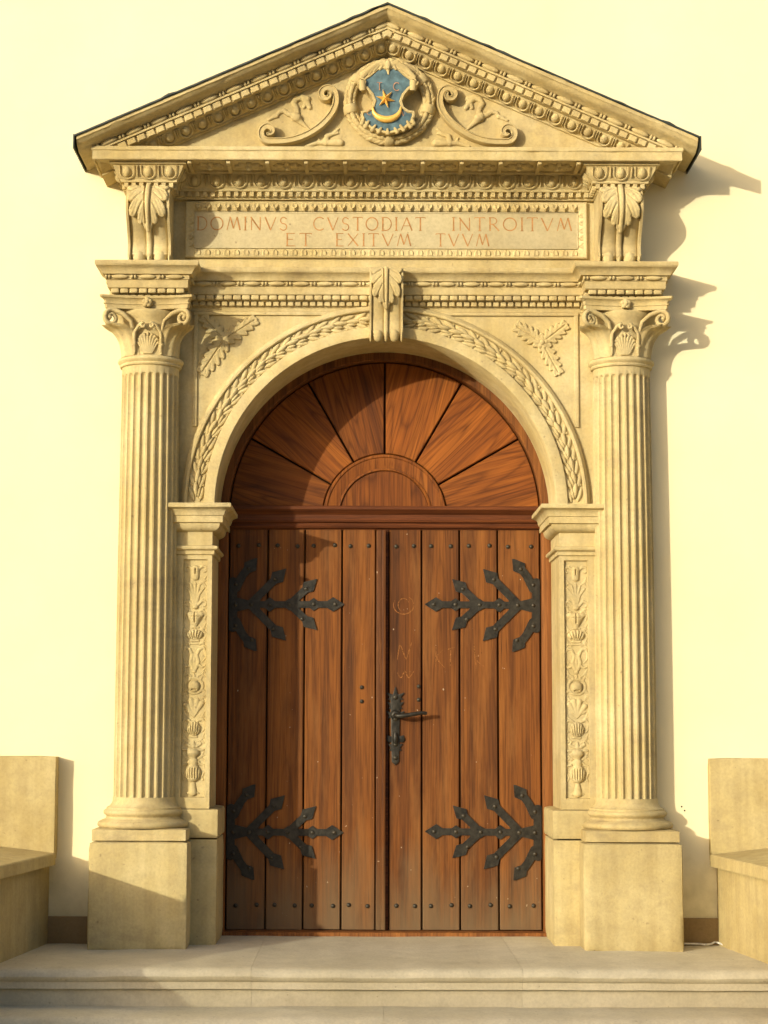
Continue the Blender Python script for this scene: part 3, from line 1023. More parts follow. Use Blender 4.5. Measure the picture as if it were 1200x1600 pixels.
CY = -0.045
def column(cx, label):
    t = thing('fluted_column', label, 'column', (cx, CY, 0.012), 'fluted columns beside the doorway')
    obj('pedestal', rough_block(cx - 0.250, cx + 0.250, -0.272, 0.05, 0.0, 0.542, 0.007, 16, 0.003, int(cx * 10) + 20), 'block', t, 40)
    b = obj('base', join(lathe([(0.160, 0.76), (0.161, 0.742), (0.166, 0.728), (0.176, 0.716), (0.188, 0.710), (0.192, 0.708), (0.192, 0.699), (0.200, 0.696), (0.206, 0.689),
                       (0.207, 0.681), (0.203, 0.673), (0.194, 0.668), (0.191, 0.661), (0.194, 0.654), (0.203, 0.648), (0.214, 0.645), (0.216, 0.642), (0.227, 0.639),
                       (0.235, 0.631), (0.237, 0.622), (0.234, 0.613), (0.225, 0.607)], cx, CY, 72),), 'stone', t, 40)
    obj('plinth', rough_block(cx - 0.240, cx + 0.240, -0.258, 0.05, 0.543, 0.607, 0.005, 10, 0.0015, 9), 'stone', b, 40)
    obj('shaft', shaft_mesh(cx, CY, 0.738, 2.997, 0.1585, 0.150), 'stone', t, 50)
    cap = obj('capital', join(lathe([(0.146, 2.985), (0.150, 2.996), (0.160, 2.999), (0.163, 3.006), (0.160, 3.013), (0.163, 3.018), (0.172, 3.024), (0.174, 3.032), (0.170, 3.041),
                       (0.158, 3.046), (0.150, 3.050), (0.150, 3.10), (0.154, 3.15), (0.163, 3.20), (0.178, 3.245), (0.200, 3.270), (0.200, 3.282)], cx, CY, 56)), 'stone', t, 45)
    # abacus with hollow sides and clipped corners
    def ab_ring(sc):
        pts = []
        for q in range(4):
            a0 = R(-45 - 90 + 90 * q)
            for k in range(9):
                u = -1 + 2 * k / 8
                x = u * 0.222
                d = 0.198 + 0.034 * u * u
                a = R(-90 + 90 * q)
                lx, ly = x * sc, -d * sc
                c, s_ = math.cos(a + R(90)), math.sin(a + R(90))
                pts.append((lx * c - ly * s_, lx * s_ + ly * c))
        return pts
    lev = [(3.279, 0.88), (3.282, 0.945), (3.303, 0.95), (3.304, 0.975), (3.310, 0.978), (3.311, 0.955), (3.322, 0.965), (3.333, 1.01), (3.336, 1.045), (3.348, 1.055), (3.350, 0.9)]
    V, F = [], []
    for z, sc in lev:
        V += [(cx + x, CY + y, z) for x, y in ab_ring(sc)]
    n = 36
    for j in range(len(lev) - 1):
        for i in range(n):
            F.append((j * n + i, j * n + (i + 1) % n, (j + 1) * n + (i + 1) % n, (j + 1) * n + i))
    obj('abacus', (V, F), 'stone', cap, 30)
    # corner volutes on stalks, corner leaves beneath
    for s in (-1, 1):
        d = Vector((s * math.cos(R(32)), -math.sin(R(32)), 0))
        c0 = Vector((cx + s * 0.187, CY - 0.200, 3.233))
        pts = [Vector((cx + s * 0.068, CY - 0.148, 3.060)), Vector((cx + s * 0.069, CY - 0.154, 3.12)), Vector((cx + s * 0.074, CY - 0.164, 3.170)),
               Vector((cx + s * 0.088, CY - 0.180, 3.222)), Vector((cx + s * 0.128, CY - 0.190, 3.256)), Vector((cx + s * 0.165, CY - 0.196, 3.271))]
        rad = [0.008, 0.010, 0.009, 0.011, 0.013, 0.014]
        for k in range(18):
            th = R(95) - R(30) * k
            rr = 0.036 * (1 - k / 18) ** 0.8 + 0.006
            pts.append(c0 + d * (rr * math.cos(th)) + Vector((0, 0, rr * math.sin(th))) + Vector((-s * d.y, 0, 0)) * 0)
            rad.append(0.0135 - 0.0045 * k / 18)
        obj('volute', tube(pts, rad, 8, 1.5), 'stone', cap, 70)
        inst(BERRY, 'volute_eye', c0 + Vector((s * 0.004, -0.012, 0)), (0, 0, s * R(25)), (0.011, 0.014, 0.011), cap)
        # corner leaf, smooth, curling out below the volute
        V, F, nu, nv = [], [], 20, 16
        for side in (0, 1):
            for j in range(nv + 1):
                v = j / nv
                hwd = R(30) * (1 - 0.30 * v) * (1 - max(0, v - 0.86) ** 2 * 18)
                rr = 0.156 + 0.012 * v + 0.112 * v ** 3.2
                zz = 3.046 + 0.172 * v - 0.115 * max(0, v - 0.72) ** 1.5
                for i in range(nu + 1):
                    u = -1 + 2 * i / nu
                    a = R(-90) + s * R(47) + u * hwd
                    edge = 0.010 * math.cos(u * math.pi * 0.5) + 0.006 * math.cos(u * 10) * (0.4 + v)
                    r2 = rr + edge - side * 0.012
                    V.append((cx + r2 * math.cos(a), CY + r2 * math.sin(a), zz - side * 0.008 * v))
        m = (nu + 1) * (nv + 1)
        for side in (0, 1):
            for j in range(nv):
                for i in range(nu):
                    q = side * m + j * (nu + 1) + i
                    F.append((q, q + 1, q + nu + 2, q + nu + 1))
        for i in range(nu):
            q = nv * (nu + 1) + i
            F.append((q, q + 1, q + 1 + m, q + m))
        for j in range(nv):
            for i in (0, nu):
                q = j * (nu + 1) + i
                F.append((q, q + nu + 1, q + nu + 1 + m, q + m))
        obj('corner_leaf', (V, F), 'stone', cap, 60)
        # beaded stem rising beside the palmette
        obj('stem', tube([(cx + s * 0.070, CY - 0.150, 3.05), (cx + s * 0.071, CY - 0.154, 3.09), (cx + s * 0.071, CY - 0.155, 3.094), (cx + s * 0.071, CY - 0.155, 3.102), (cx + s * 0.071, CY - 0.155, 3.106), (cx + s * 0.070, CY - 0.158, 3.13)],
                         [0.007, 0.007, 0.012, 0.012, 0.007, 0.010], 8), 'stone', cap, 60)
        # inner helix curling to the middle
        pts = [(cx + s * 0.070, CY - 0.162, 3.13), (cx + s * 0.067, CY - 0.170, 3.165), (cx + s * 0.046, CY - 0.180, 3.195), (cx + s * 0.026, CY - 0.188, 3.210)]
        for k in range(9):
            th = R(90) + R(42) * k
            rr = 0.016 * (1 - k / 10)
            pts.append((cx + s * (0.020 - rr * math.cos(th) * -1 * 0 - rr * math.cos(th)), CY - 0.190, 3.196 + rr * math.sin(th)))
        obj('helix', tube(pts, [0.009] * 4 + [0.0085 - 0.0005 * k for k in range(9)], 7, 1.3), 'stone', cap, 70)
    r = Relief(0.8, 0.004)
    for k in range(-4, 5):
        x1, z1 = 0.056 * math.sin(k * 0.32), 0.040 + 0.074 * math.cos(k * 0.30)
        r.line([(k * 0.0052, 0.004), (k * 0.0115, 0.045 + 0.02 * math.cos(k * .3)), (x1, z1 - 0.006), (x1 + 0.004 * np.sign(k), z1 - 0.012)], 0.0048, 0.0064)
    def bell(u, v, h):
        a = R(-90) + u / 0.155
        rr = 0.152 + 0.02 * np.maximum(0, v / 0.15) ** 2 + h
        return cx + rr * np.cos(a), CY + rr * np.sin(a), 3.052 + v
    obj('palmette', r.mesh((-0.065, 0.065, 0, 0.125), 0.0028, bell), 'stone', cap, 60)
    f = Relief(0.8, 0.010)
    for k in range(5):
        a = R(72 * k + 90)
        f.e(0.015 * math.cos(a), 0.015 * math.sin(a), 0.013, 0.013)
    f.e(0, 0, 0.010, 0.012, 0.010)
    obj('rosette', f.mesh((-0.032, 0.032, -0.032, 0.032), 0.003, on_face(cx, CY - 0.200, 3.314), 0.03), 'stone', cap, 60)
    return t
column(-1.245, 'fluted stone column on a pedestal left of the doors')
column(1.245, 'fluted stone column on a pedestal right of the doors')

# ================================================================== ENTABLATURE over columns
ent = thing('entablature', 'lower stone cornice with beads and dentils resting on the column capitals', 'cornice', (0, 0, 3.35))
EP = [(-1.400, 0.03), (-1.400, -0.150), (-1.100, -0.150), (-1.100, 0.0), (1.100, 0.0), (1.100, -0.150), (1.400, -0.150), (1.400, 0.03)]
eprof = [(-0.04, 3.30), (0.0, 3.301), (0.0, 3.318), (0.006, 3.320), (0.006, 3.338), (0.010, 3.342), (0.012, 3.345), (0.014, 3.370), (0.030, 3.372), (0.032, 3.376), (0.036, 3.398), (0.056, 3.400),
         (0.060, 3.404), (0.062, 3.442), (0.068, 3.445), (0.068, 3.468), (0.084, 3.470), (0.086, 3.478), (0.090, 3.486), (0.097, 3.496), (0.108, 3.504), (0.116, 3.508),
         (0.118, 3.512), (0.120, 3.516), (0.120, 3.531), (0.116, 3.536), (-0.02, 3.5375)]
obj('moulding', sweep(EP, eprof, plan), 'stone', ent, 30)

def along(x0, x1, pitch):
    n = max(1, int(round((x1 - x0) / pitch)))
    return [(x0 + (x1 - x0) * (i + 0.5) / n) for i in range(n)]
def row_on_sides(parent, fn, base_y, out, xa, xb, sides=True):
    """calls fn(x, y, rotz) along the front of a projecting block and its returns"""
    pass
def bead_row(parent, pts, z, r, L, axis_rot):
    for k, (x, y, rz) in enumerate(pts):
        inst(BEAD, 'bead', (x, y, z), (0, R(90), rz), (r, r, L), parent)
def bead_and_reel(parent, p0, p1, z, pitch, r, L):
    """runs from p0 to p1 in plan at height z"""
    p0, p1 = Vector((*p0, z)), Vector((*p1, z))
    d = p1 - p0
    n = max(1, int(round(d.length / pitch)))
    u = d.normalized()
    rz = math.atan2(u.y, u.x)
    for i in range(n):
        inst(BEAD, 'bead', p0 + d * (i + 0.5) / n, (0, R(90), rz), (r, r, L), parent)
        for q in (-0.0085, 0.0085):
            inst(REEL, 'reel', p0 + d * (i / n) + u * (q + (0.0085 if i == 0 else 0)), (0, R(90), rz), (r * 0.92, r * 0.92, 0.0062), parent)
def block_row(parent, me, name, p0, p1, z, pitch, size):
    p0, p1 = Vector((*p0, z)), Vector((*p1, z))
    d = p1 - p0
    n = max(1, int(round(d.length / pitch)))
    rz = math.atan2(d.y, d.x)
    for i in range(n):
        inst(me, name, p0 + d * (i + 0.5) / n, (0, 0, rz), (size[0], size[1], size[2]), parent)
def ent_rows(parent, segs):
    for (a, b) in segs:
        a, b = np.array(a, float), np.array(b, float)
        d = (b - a) / np.linalg.norm(b - a)
        nn = np.array((d[1], -d[0]))
        yield a, b, d, nn
segs = [((-1.40, -0.150), (-1.10, -0.150)), ((-1.10, 0.0), (1.10, 0.0)), ((1.10, -0.150), (1.40, -0.150)), ((-1.40, 0.0), (-1.40, -0.150)), ((-1.10, -0.15), (-1.10, 0.0)), ((1.10, 0.0), (1.10, -0.150)), ((1.40, -0.15), (1.40, 0.0))]
for a, b, d, nn in ent_rows(ent, segs):
    front = abs(nn[1]) > 0.5
    inner = front and a[1] == 0.0
    e = -0.066 if inner else (0.066 if front else 0.02)
    def run(o, ext):
        ext = ext if not inner else -ext
        if not front:
            return (a + nn * o, b + nn * o)
        return (a + nn * o - d * ext, b + nn * o + d * ext)
    p, q = run(0.073, 0.066)
    bead_and_reel(ent, p, q, 3.4565, 0.130, 0.0125, 0.043)
    p, q = run(0.040, 0.045)
    block_row(ent, PILLOW, 'pillow', p, q, 3.386, 0.0475, (0.043, 0.036, 0.025))
    p, q = run(0.018, 0.026)
    block_row(ent, UNIT, 'dentil', p, q, 3.3585, 0.0390, (0.029, 0.026, 0.0235))

# ================================================================== KEYSTONE AND CONSOLES
def console_parts(t, cx, half, curve, leaf_len, mat='stone', y_back=0.02, scroll_h=0.0):
    """S-shaped bracket: curve is (y, z) from the top down"""
    C = [np.array(p) for p in spline(curve, 7)]
    S = [0.0]
    for a, b in zip(C[:-1], C[1:]):
        S.append(S[-1] + np.linalg.norm(b - a))
    L = S[-1]
    N = []
    for i in range(len(C)):
        d = C[min(i + 1, len(C) - 1)] - C[max(i - 1, 0)]
        d /= np.linalg.norm(d)
        n = np.array((d[1], -d[0]))
        if n[0] > 0:
            n = -n
        N.append(n)
    C, N, S = np.array(C), np.array(N), np.array(S)
    def at(u, s, h):
        y = np.interp(s, S, C[:, 0]) + np.interp(s, S, N[:, 0]) * h
        z = np.interp(s, S, C[:, 1]) + np.interp(s, S, N[:, 1]) * h
        return cx + u, y, z
    # channelled body
    us = np.linspace(-1, 1, 57)
    V, F = [], []
    ns = len(S)
    for i in range(ns):
        f = S[i] / L
        for u in us:
            a = abs(u)
            if a > 0.86:
                h = 0.0
            elif a < 0.13:
                h = 0.002 - 0.10 * half * (1 - math.sqrt(max(0, 1 - (a / 0.135) ** 2)))
            else:
                q = (a - 0.495) / 0.365
                # convex reed sunk between the fillets
                h = -0.16 * half + 0.15 * half * math.sqrt(max(0, 1 - q * q)) - 0.06 * half
            ball = max(0.0, 1 - ((f - 0.90) / 0.085) ** 2)
            h += 0.06 * half * math.sqrt(ball) if a <= 0.86 else 0.05 * half * math.sqrt(ball)
            x, y, z = at(u * half, S[i], h)
            V.append((float(x), float(y), float(z)))
    nu = len(us)
    for i in range(ns - 1):
        for j in range(nu - 1):
            q = i * nu + j
            F.append((q, q + 1, q + nu + 1, q + nu))
    # sides and back
    k = len(V)
    for i in range(ns):
        V += [(cx - half, y_back, V[i * nu][2]), (cx + half, y_back, V[i * nu + nu - 1][2])]
    for i in range(ns - 1):
        F.append((i * nu, (i + 1) * nu, k + 2 * i + 2, k + 2 * i))
        F.append((i * nu + nu - 1, k + 2 * i + 1, k + 2 * i + 3, (i + 1) * nu + nu - 1))
    F.append(tuple(list(range((ns - 1) * nu, ns * nu)) + [k + 2 * ns - 1, k + 2 * ns - 2]))
    body = obj('body', (V, F), mat, t, 45)
    # acanthus leaf laid on the upper part
    r = Relief(0.62, 0.003)
    l = leaf_len * L
    hp_ = [(0.95, 0.0), (0.97, 0.08), (0.86, 0.13), (0.72, 0.17), (0.90, 0.22), (0.97, 0.31), (0.90, 0.40), (0.74, 0.42), (0.60, 0.40), (0.74, 0.48), (0.86, 0.58), (0.84, 0.69), (0.70, 0.74), (0.54, 0.71), (0.44, 0.66), (0.48, 0.77), (0.45, 0.86), (0.33, 0.90), (0.24, 0.86), (0.20, 0.96), (0.10, 1.03), (0.0, 1.07)]
    r.poly([(u * half, v * l) for u, v in hp_] + [(-u * half, v * l) for u, v in hp_[-2::-1]], 0.010, half * 0.07)
    for q in (-1, 1):
        for (u0, v0, u1, v1) in ((0.34, -0.05, 0.84, 0.07), (0.26, 0.00, 0.84, 0.24), (0.26, 0.06, 0.84, 0.33), (0.24, 0.11, 0.66, 0.37), (0.20, 0.20, 0.76, 0.54), (0.19, 0.26, 0.74, 0.65), (0.17, 0.31, 0.56, 0.66), (0.13, 0.42, 0.40, 0.76), (0.12, 0.48, 0.33, 0.84)):
            r.line([(q * u0 * half, v0 * l), (q * (u0 * 0.45 + u1 * 0.55) * half, (v0 * 0.62 + v1 * 0.38) * l), (q * u1 * half, v1 * l)], half * 0.040, half * 0.070, 0.0075)
        for (u0, v0, u1, v1) in ((0.30, 0.06, 0.78, 0.20), (0.26, 0.22, 0.70, 0.42), (0.22, 0.42, 0.56, 0.70)):
            r.groove((q * u0 * half, v0 * l), (q * u1 * half, v1 * l), half * 0.04, 0.006)
        r.groove((q * 0.15 * half, 0), (q * 0.11 * half, l * 0.85), half * 0.05, 0.010)
    r.line([(0, 0), (0, l * 0.7), (0, l * 1.0)], half * 0.12, half * 0.08, 0.012)
    obj('acanthus_leaf', r.mesh((-half * 0.99, half * 0.99, 0.0, l * 1.16), 0.0032, lambda u, v, h: at(u, v, h), 0.012), mat, t, 60)
    # rolled ends of the reeds
    for u, rr in ((-0.49, 0.30), (0.49, 0.30), (0.0, 0.12), (-0.93, 0.085), (0.93, 0.085)):
        x, y, z = at(u * half, L * 0.90, -0.05 * half)
        inst(BERRY, 'reed_end', (float(x), float(y), float(z)), (R(12), 0, 0), (rr * half, 0.26 * half, 0.40 * half), t)

key = thing('keystone_bracket', 'scrolled keystone with acanthus leaf at the crown of the arch', 'keystone', (0, -0.05, 3.15))
console_parts(key, 0.0, 0.088, [(-0.158, 3.520), (-0.172, 3.47), (-0.178, 3.42), (-0.160, 3.36), (-0.128, 3.30), (-0.112, 3.25), (-0.118, 3.21), (-0.122, 3.185), (-0.105, 3.160), (-0.075, 3.152)], 0.52)

for cx, lab in ((-1.248, 'scroll console with acanthus leaf left of the inscription, above the left column'), (1.225, 'scroll console with acanthus leaf right of the inscription, above the right column')):
    t = thing('console_bracket', lab, 'bracket', (cx, -0.1, 3.54), 'scroll consoles under the pediment')
    console_parts(t, cx, 0.113, [(-0.245, 3.930), (-0.275, 3.895), (-0.295, 3.850), (-0.290, 3.800), (-0.250, 3.740), (-0.205, 3.690), (-0.178, 3.645), (-0.180, 3.610), (-0.178, 3.585), (-0.150, 3.565), (-0.11, 3.560)], 0.54)
    obj('console_foot', box(cx - 0.112, cx + 0.112, -0.13, 0.02, 3.538, 3.566, 0.003), 'stone', t)

# ================================================================== INSCRIPTION TABLET
tab = thing('inscription_tablet', 'stone tablet with red Latin lettering in a carved leaf border', 'tablet', (0, 0, 3.54))
obj('frieze_slab', box(-1.33, 1.33, -0.030, 0.02, 3.530, 3.93, 0.002), 'stone', tab)
ox, oz0, oz1 = 1.072, 3.604, 3.910
ix, iz0, iz1 = 1.028, 3.655, 3.862
prof_b = [(0, -0.028), (0.0, -0.050), (0.006, -0.054), (0.012, -0.052), (0.040, -0.040), (0.044, -0.038), (0.044, -0.028)]
V, F = [], []
ring = [(-ox, oz0), (ox, oz0), (ox, oz1), (-ox, oz1)]
dirs = [(1, 1), (-1, 1), (-1, -1), (1, -1)]
for (x, z), (dx, dz) in zip(ring, dirs):
    for o, y in prof_b:
        V.append((x + dx * o, y, z + dz * o * 1.1))
k = len(prof_b)
for i in range(4):
    for j in range(k - 1):
        a, b = i * k + j, ((i + 1) % 4) * k + j
        F.append((a, b, b + 1, a + 1))
obj('border', (V, F), 'stone', tab, 25)
obj('tablet_face', box(-ix + 0.004, ix - 0.004, -0.034, -0.02, iz0 + 0.004, iz1 - 0.004, 0.002), 'tablet', tab)
obj('tablet_fillet', join(*[box(a, b, -0.0385, -0.03, c, d, 0.002) for a, b, c, d in
    ((-ix + 0.012, ix - 0.012, iz1 - 0.011, iz1 - 0.005), (-ix + 0.012, ix - 0.012, iz0 + 0.003, iz0 + 0.007), (-ix + 0.003, -ix + 0.008, iz0 + 0.0075, iz1 - 0.0115), (ix - 0.008, ix - 0.003, iz0 + 0.0075, iz1 - 0.0115))]), 'tablet', tab)
for z, tl in ((oz1 - 0.028, 1), (oz0 + 0.026, -1)):
    for i, x in enumerate(along(-1.03, 1.03, 0.051)):
        inst(TONGUE, 'border_leaf', (x, -0.040, z), (R(-14) if tl > 0 else R(14), (0 if tl > 0 else math.pi) + random.uniform(-.05, .05), 0), (0.0235, 0.017 if tl > 0 else 0.013, 0.0215), tab)
for sx in (-1, 1):
    for z in along(oz0 + 0.05, oz1 - 0.05, 0.045):
        inst(TONGUE, 'border_leaf', (sx * (ox - 0.024), -0.040, z), (0, R(90) * sx, 0), (0.021, 0.010, 0.021), tab)

def arc(cx, cz, rx, rz, a0, a1, n=12):
    return [(cx + rx * math.cos(R(a0 + (a1 - a0) * i / n)), cz + rz * math.sin(R(a0 + (a1 - a0) * i / n))) for i in range(n + 1)]
GL = {  # width, strokes: (points, start width, end width)
    'D': (0.78, [([(0.10, 0), (0.10, 1)], .11, .11), ([(0.0, 1), (0.30, 1)] + arc(0.30, 0.5, 0.46, 0.5, 90, -90, 14) + [(0.0, 0)], .07, .07)]),
    'O': (0.98, [(arc(0.49, 0.5, 0.46, 0.48, 0, 360, 24), .09, .09)]),
    'M': (1.05, [([(0.02, 0), (0.26, 1)], .06, .06), ([(0.26, 1), (0.52, 0.12)], .11, .11), ([(0.52, 0.12), (0.78, 1)], .06, .06), ([(0.78, 1), (1.02, 0)], .11, .11)]),
    'I': (0.22, [([(0.11, 0), (0.11, 1)], .11, .11), ([(0.0, 0), (0.22, 0)], .05, .05), ([(0.0, 1), (0.22, 1)], .05, .05)]),
    'N': (0.86, [([(0.10, 0), (0.10, 1)], .07, .07), ([(0.04, 1), (0.76, 0)], .11, .11), ([(0.76, 0), (0.76, 1)], .07, .07)]),
    'V': (0.86, [([(0.02, 1), (0.44, 0)], .11, .10), ([(0.44, 0), (0.84, 1)], .06, .06)]),
    'S': (0.62, [([(0.54, 0.86)] + arc(0.30, 0.74, 0.22, 0.24, 50, 250, 10) + arc(0.30, 0.25, 0.25, 0.25, 75, -140, 12)[0:] + [(0.03, 0.12)], .08, .08)]),
    'C': (0.84, [(arc(0.50, 0.5, 0.46, 0.49, 48, 312, 18), .08, .08)]),
    'T': (0.74, [([(0.37, 0), (0.37, 1)], .11, .11), ([(0.0, 1), (0.74, 1)], .06, .06), ([(0.26, 0), (0.48, 0)], .05, .05), ([(0.0, 1), (0.0, 0.90)], .05, .04), ([(0.74, 1), (0.74, 0.90)], .05, .04)]),
    'A': (0.88, [([(0.02, 0), (0.44, 1)], .06, .06), ([(0.44, 1), (0.86, 0)], .11, .11), ([(0.20, 0.36), (0.70, 0.36)], .05, .05)]),
    'R': (0.76, [([(0.10, 0), (0.10, 1)], .11, .11), ([(0.02, 1), (0.30, 1)] + arc(0.30, 0.75, 0.28, 0.25, 90, -90, 10) + [(0.10, 0.5)], .07, .07), ([(0.30, 0.5), (0.74, 0)], .10, .10)]),
    'E': (0.62, [([(0.10, 0), (0.10, 1)], .11, .11), ([(0.02, 1), (0.58, 1)], .06, .06), ([(0.10, 0.52), (0.46, 0.52)], .06, .06), ([(0.02, 0), (0.60, 0)], .06, .06)]),
    'X': (0.84, [([(0.04, 1), (0.80, 0)], .11, .11), ([(0.04, 0), (0.80, 1)], .06, .06)]),
}
def letter(ch, x, z, wsc, h, y, parent, mat, name='letter'):
    V, F = [], []
    for k, (pts, w0, w1) in enumerate(GL[ch][1]):
        P = [np.array((x + p[0] * wsc, z + p[1] * h)) for p in pts]
        b = len(V)
        for i, p in enumerate(P):
            t = P[min(i + 1, len(P) - 1)] - P[max(i - 1, 0)]
            t /= np.linalg.norm(t)
            nn = np.array((-t[1], t[0])) * h * (w0 + (w1 - w0) * i / (len(P) - 1)) * 0.5
            for q in (p + nn, p - nn):
                V.append((q[0], y - 0.0002 * k, q[1]))
        for i in range(len(P) - 1):
            a = b + 2 * i
            F.append((a, a + 1, a + 3, a + 2))
    obj(name, (V, F), mat, parent, 0)
def word(txt, x0, x1, z, h, y, parent, mat):
    nat = sum(GL[c][0] for c in txt)
    gap = 0.26
    tot = nat + gap * (len(txt) - 1)
    sc = (x1 - x0) / tot
    x = x0
    for c in txt:
        letter(c, x, z, sc, h, y, parent, mat)
        x += (GL[c][0] + gap) * sc
for txt, x0, x1 in (('DOMINVS', -1.012, -0.527), ('CVSTODIAT', -0.390, 0.208), ('INTROITVM', 0.352, 0.992)):
    word(txt, x0, x1, 3.757, 0.072, -0.0350, tab, 'letter')
for txt, x0, x1 in (('ET', -0.537, -0.398), ('EXITVM', -0.270, 0.133), ('TVVM', 0.266, 0.550)):
    word(txt, x0, x1, 3.672, 0.068, -0.0350, tab, 'letter')

# ================================================================== HORIZONTAL CORNICE
cor = thing('horizontal_cornice', 'horizontal cornice of the pediment with egg and dart moulding and coffered soffit', 'cornice', (0, 0, 3.93))
obj('corona', sweep([(-1.535, 0.03), (-1.535, -0.34), (1.535, -0.34), (1.535, 0.03)],
                    [(-0.40, 4.053), (-0.022, 4.053), (-0.018, 4.060), (-0.012, 4.060), (-0.010, 4.052), (-0.003, 4.052), (0.0, 4.056), (0.0, 4.096), (0.003, 4.100), (0.006, 4.102), (0.006, 4.118), (0.002, 4.122), (-0.30, 4.135)], plan), 'stone', cor, 30)
XC = (-1.248, 1.225)
BH = 0.117
BP = [(XC[0] - BH, 0.03), (XC[0] - BH, -0.222), (XC[0] + BH, -0.222), (XC[0] + BH, -0.058), (XC[1] - BH, -0.058), (XC[1] - BH, -0.222), (XC[1] + BH, -0.222), (XC[1] + BH, 0.03)]
bprof = [(-0.04, 3.918), (0.0, 3.9185), (0.002, 3.926), (0.006, 3.928), (0.006, 3.954), (0.028, 3.956), (0.030, 3.960), (0.030, 3.970), (0.036, 3.976), (0.046, 3.990), (0.058, 4.012), (0.066, 4.036), (0.080, 4.040), (0.083, 4.044), (0.083, 4.0545), (-0.02, 4.0545)]
obj('bed_moulding', sweep(BP, bprof, plan), 'stone', cor, 30)
segs = [(BP[i], BP[i + 1]) for i in range(7)]
for a, b, d, nn in ent_rows(cor, segs):
    front = abs(nn[1]) > 0.5
    inner = front and abs(a[1] + 0.058) < 1e-6
    def run(o, ext):
        if not front:
            return (a + nn * o, b + nn * o)
        ext = -ext if inner else ext
        return (a + nn * o - d * ext, b + nn * o + d * ext)
    p, q = run(0.013, 0.02)
    block_row(cor, UNIT, 'dentil', p, q, 3.9415, 0.0415, (0.0225, 0.026, 0.026))
    p, q = run(0.050, 0.05)
    dd = q - p
    pitch = 0.122 if inner else 0.105
    n = max(1, int(round(np.linalg.norm(dd) / pitch)))
    rz = math.atan2(d[1], d[0])
    for i in range(n):
        c = p + dd * (i + 0.5) / n
        M3 = (Matrix.Rotation(rz, 3, 'Z') @ Matrix.Rotation(R(29), 3, 'X')).to_euler()
        wsc = 0.5 * np.linalg.norm(dd) / n
        inst(EGG, 'egg', (c[0], c[1], 4.006), M3, (0.023, 0.022, 0.031), cor)
        inst(SHELL, 'egg_shell', (c[0], c[1], 4.006), M3, (wsc * 0.70, 0.030, 0.035), cor)
        if i:
            c2 = p + dd * i / n
            inst(DART, 'dart', (c2[0], c2[1], 4.006), M3, (0.030, 0.045, 0.034), cor)
# soffit coffers with rosettes, facing down
rs = Relief(0.7, 0.003)
for k in range(8):
    a = R(45 * k)
    rs.s((0.012 * math.cos(a), 0.010 * math.sin(a)), (0.062 * math.cos(a), 0.048 * math.sin(a)), 0.010, 0.014)
rs.e(0, 0, 0.018, 0.018, 0.012)
ROS = mk('soffit_rosette', rs.mesh((-0.08, 0.08, -0.07, 0.07), 0.004, lambda u, v, h: (u, v, -h)), 'stone', 60)
n = 10
for i in range(n + 1):
    x = -1.03 + 2.03 * i / n
    obj('soffit_rib', box(x - 0.011, x + 0.011, -0.322, -0.145, 4.036, 4.056, 0.004), 'stone', cor)
    if i < n:
        inst(ROS, 'soffit_rosette', (x + 0.1015, -0.232, 4.052), (0, 0, R(random.uniform(-10, 10))), 1, cor)

# ================================================================== PEDIMENT
ped = thing('pediment', 'triangular stone pediment with scrolls and carved raking cornices', 'pediment', (0, 0, 4.12))
TX, TZ, AZ = 1.605, 4.153, 4.862
TY = -0.190                                  # face of the tympanum
AL = math.atan2(AZ - TZ, TX)
CA, SA = math.cos(AL), math.sin(AL)
obj('tympanum_slab', prism([(-1.45, 4.125), (1.45, 4.125), (0, 4.80)], 0.02, TY), 'stone', ped, 0)
rprof = [(0.0, 0.02), (0.0, -0.412), (0.003, -0.420), (0.020, -0.420), (0.023, -0.414), (0.026, -0.410), (0.034, -0.404), (0.042, -0.392), (0.047, -0.376), (0.050, -0.358), (0.055, -0.346),
         (0.058, -0.338), (0.058, -0.322), (0.080, -0.320), (0.081, -0.334), (0.084, -0.338), (0.092, -0.338), (0.094, -0.318), (0.126, -0.316), (0.127, -0.285), (0.130, -0.283), (0.139, -0.274),
         (0.151, -0.256), (0.162, -0.232), (0.169, -0.212), (0.171, -0.207), (0.180, -0.206), (0.182, -0.198), (0.182, -0.10), (0.182, 0.02)]
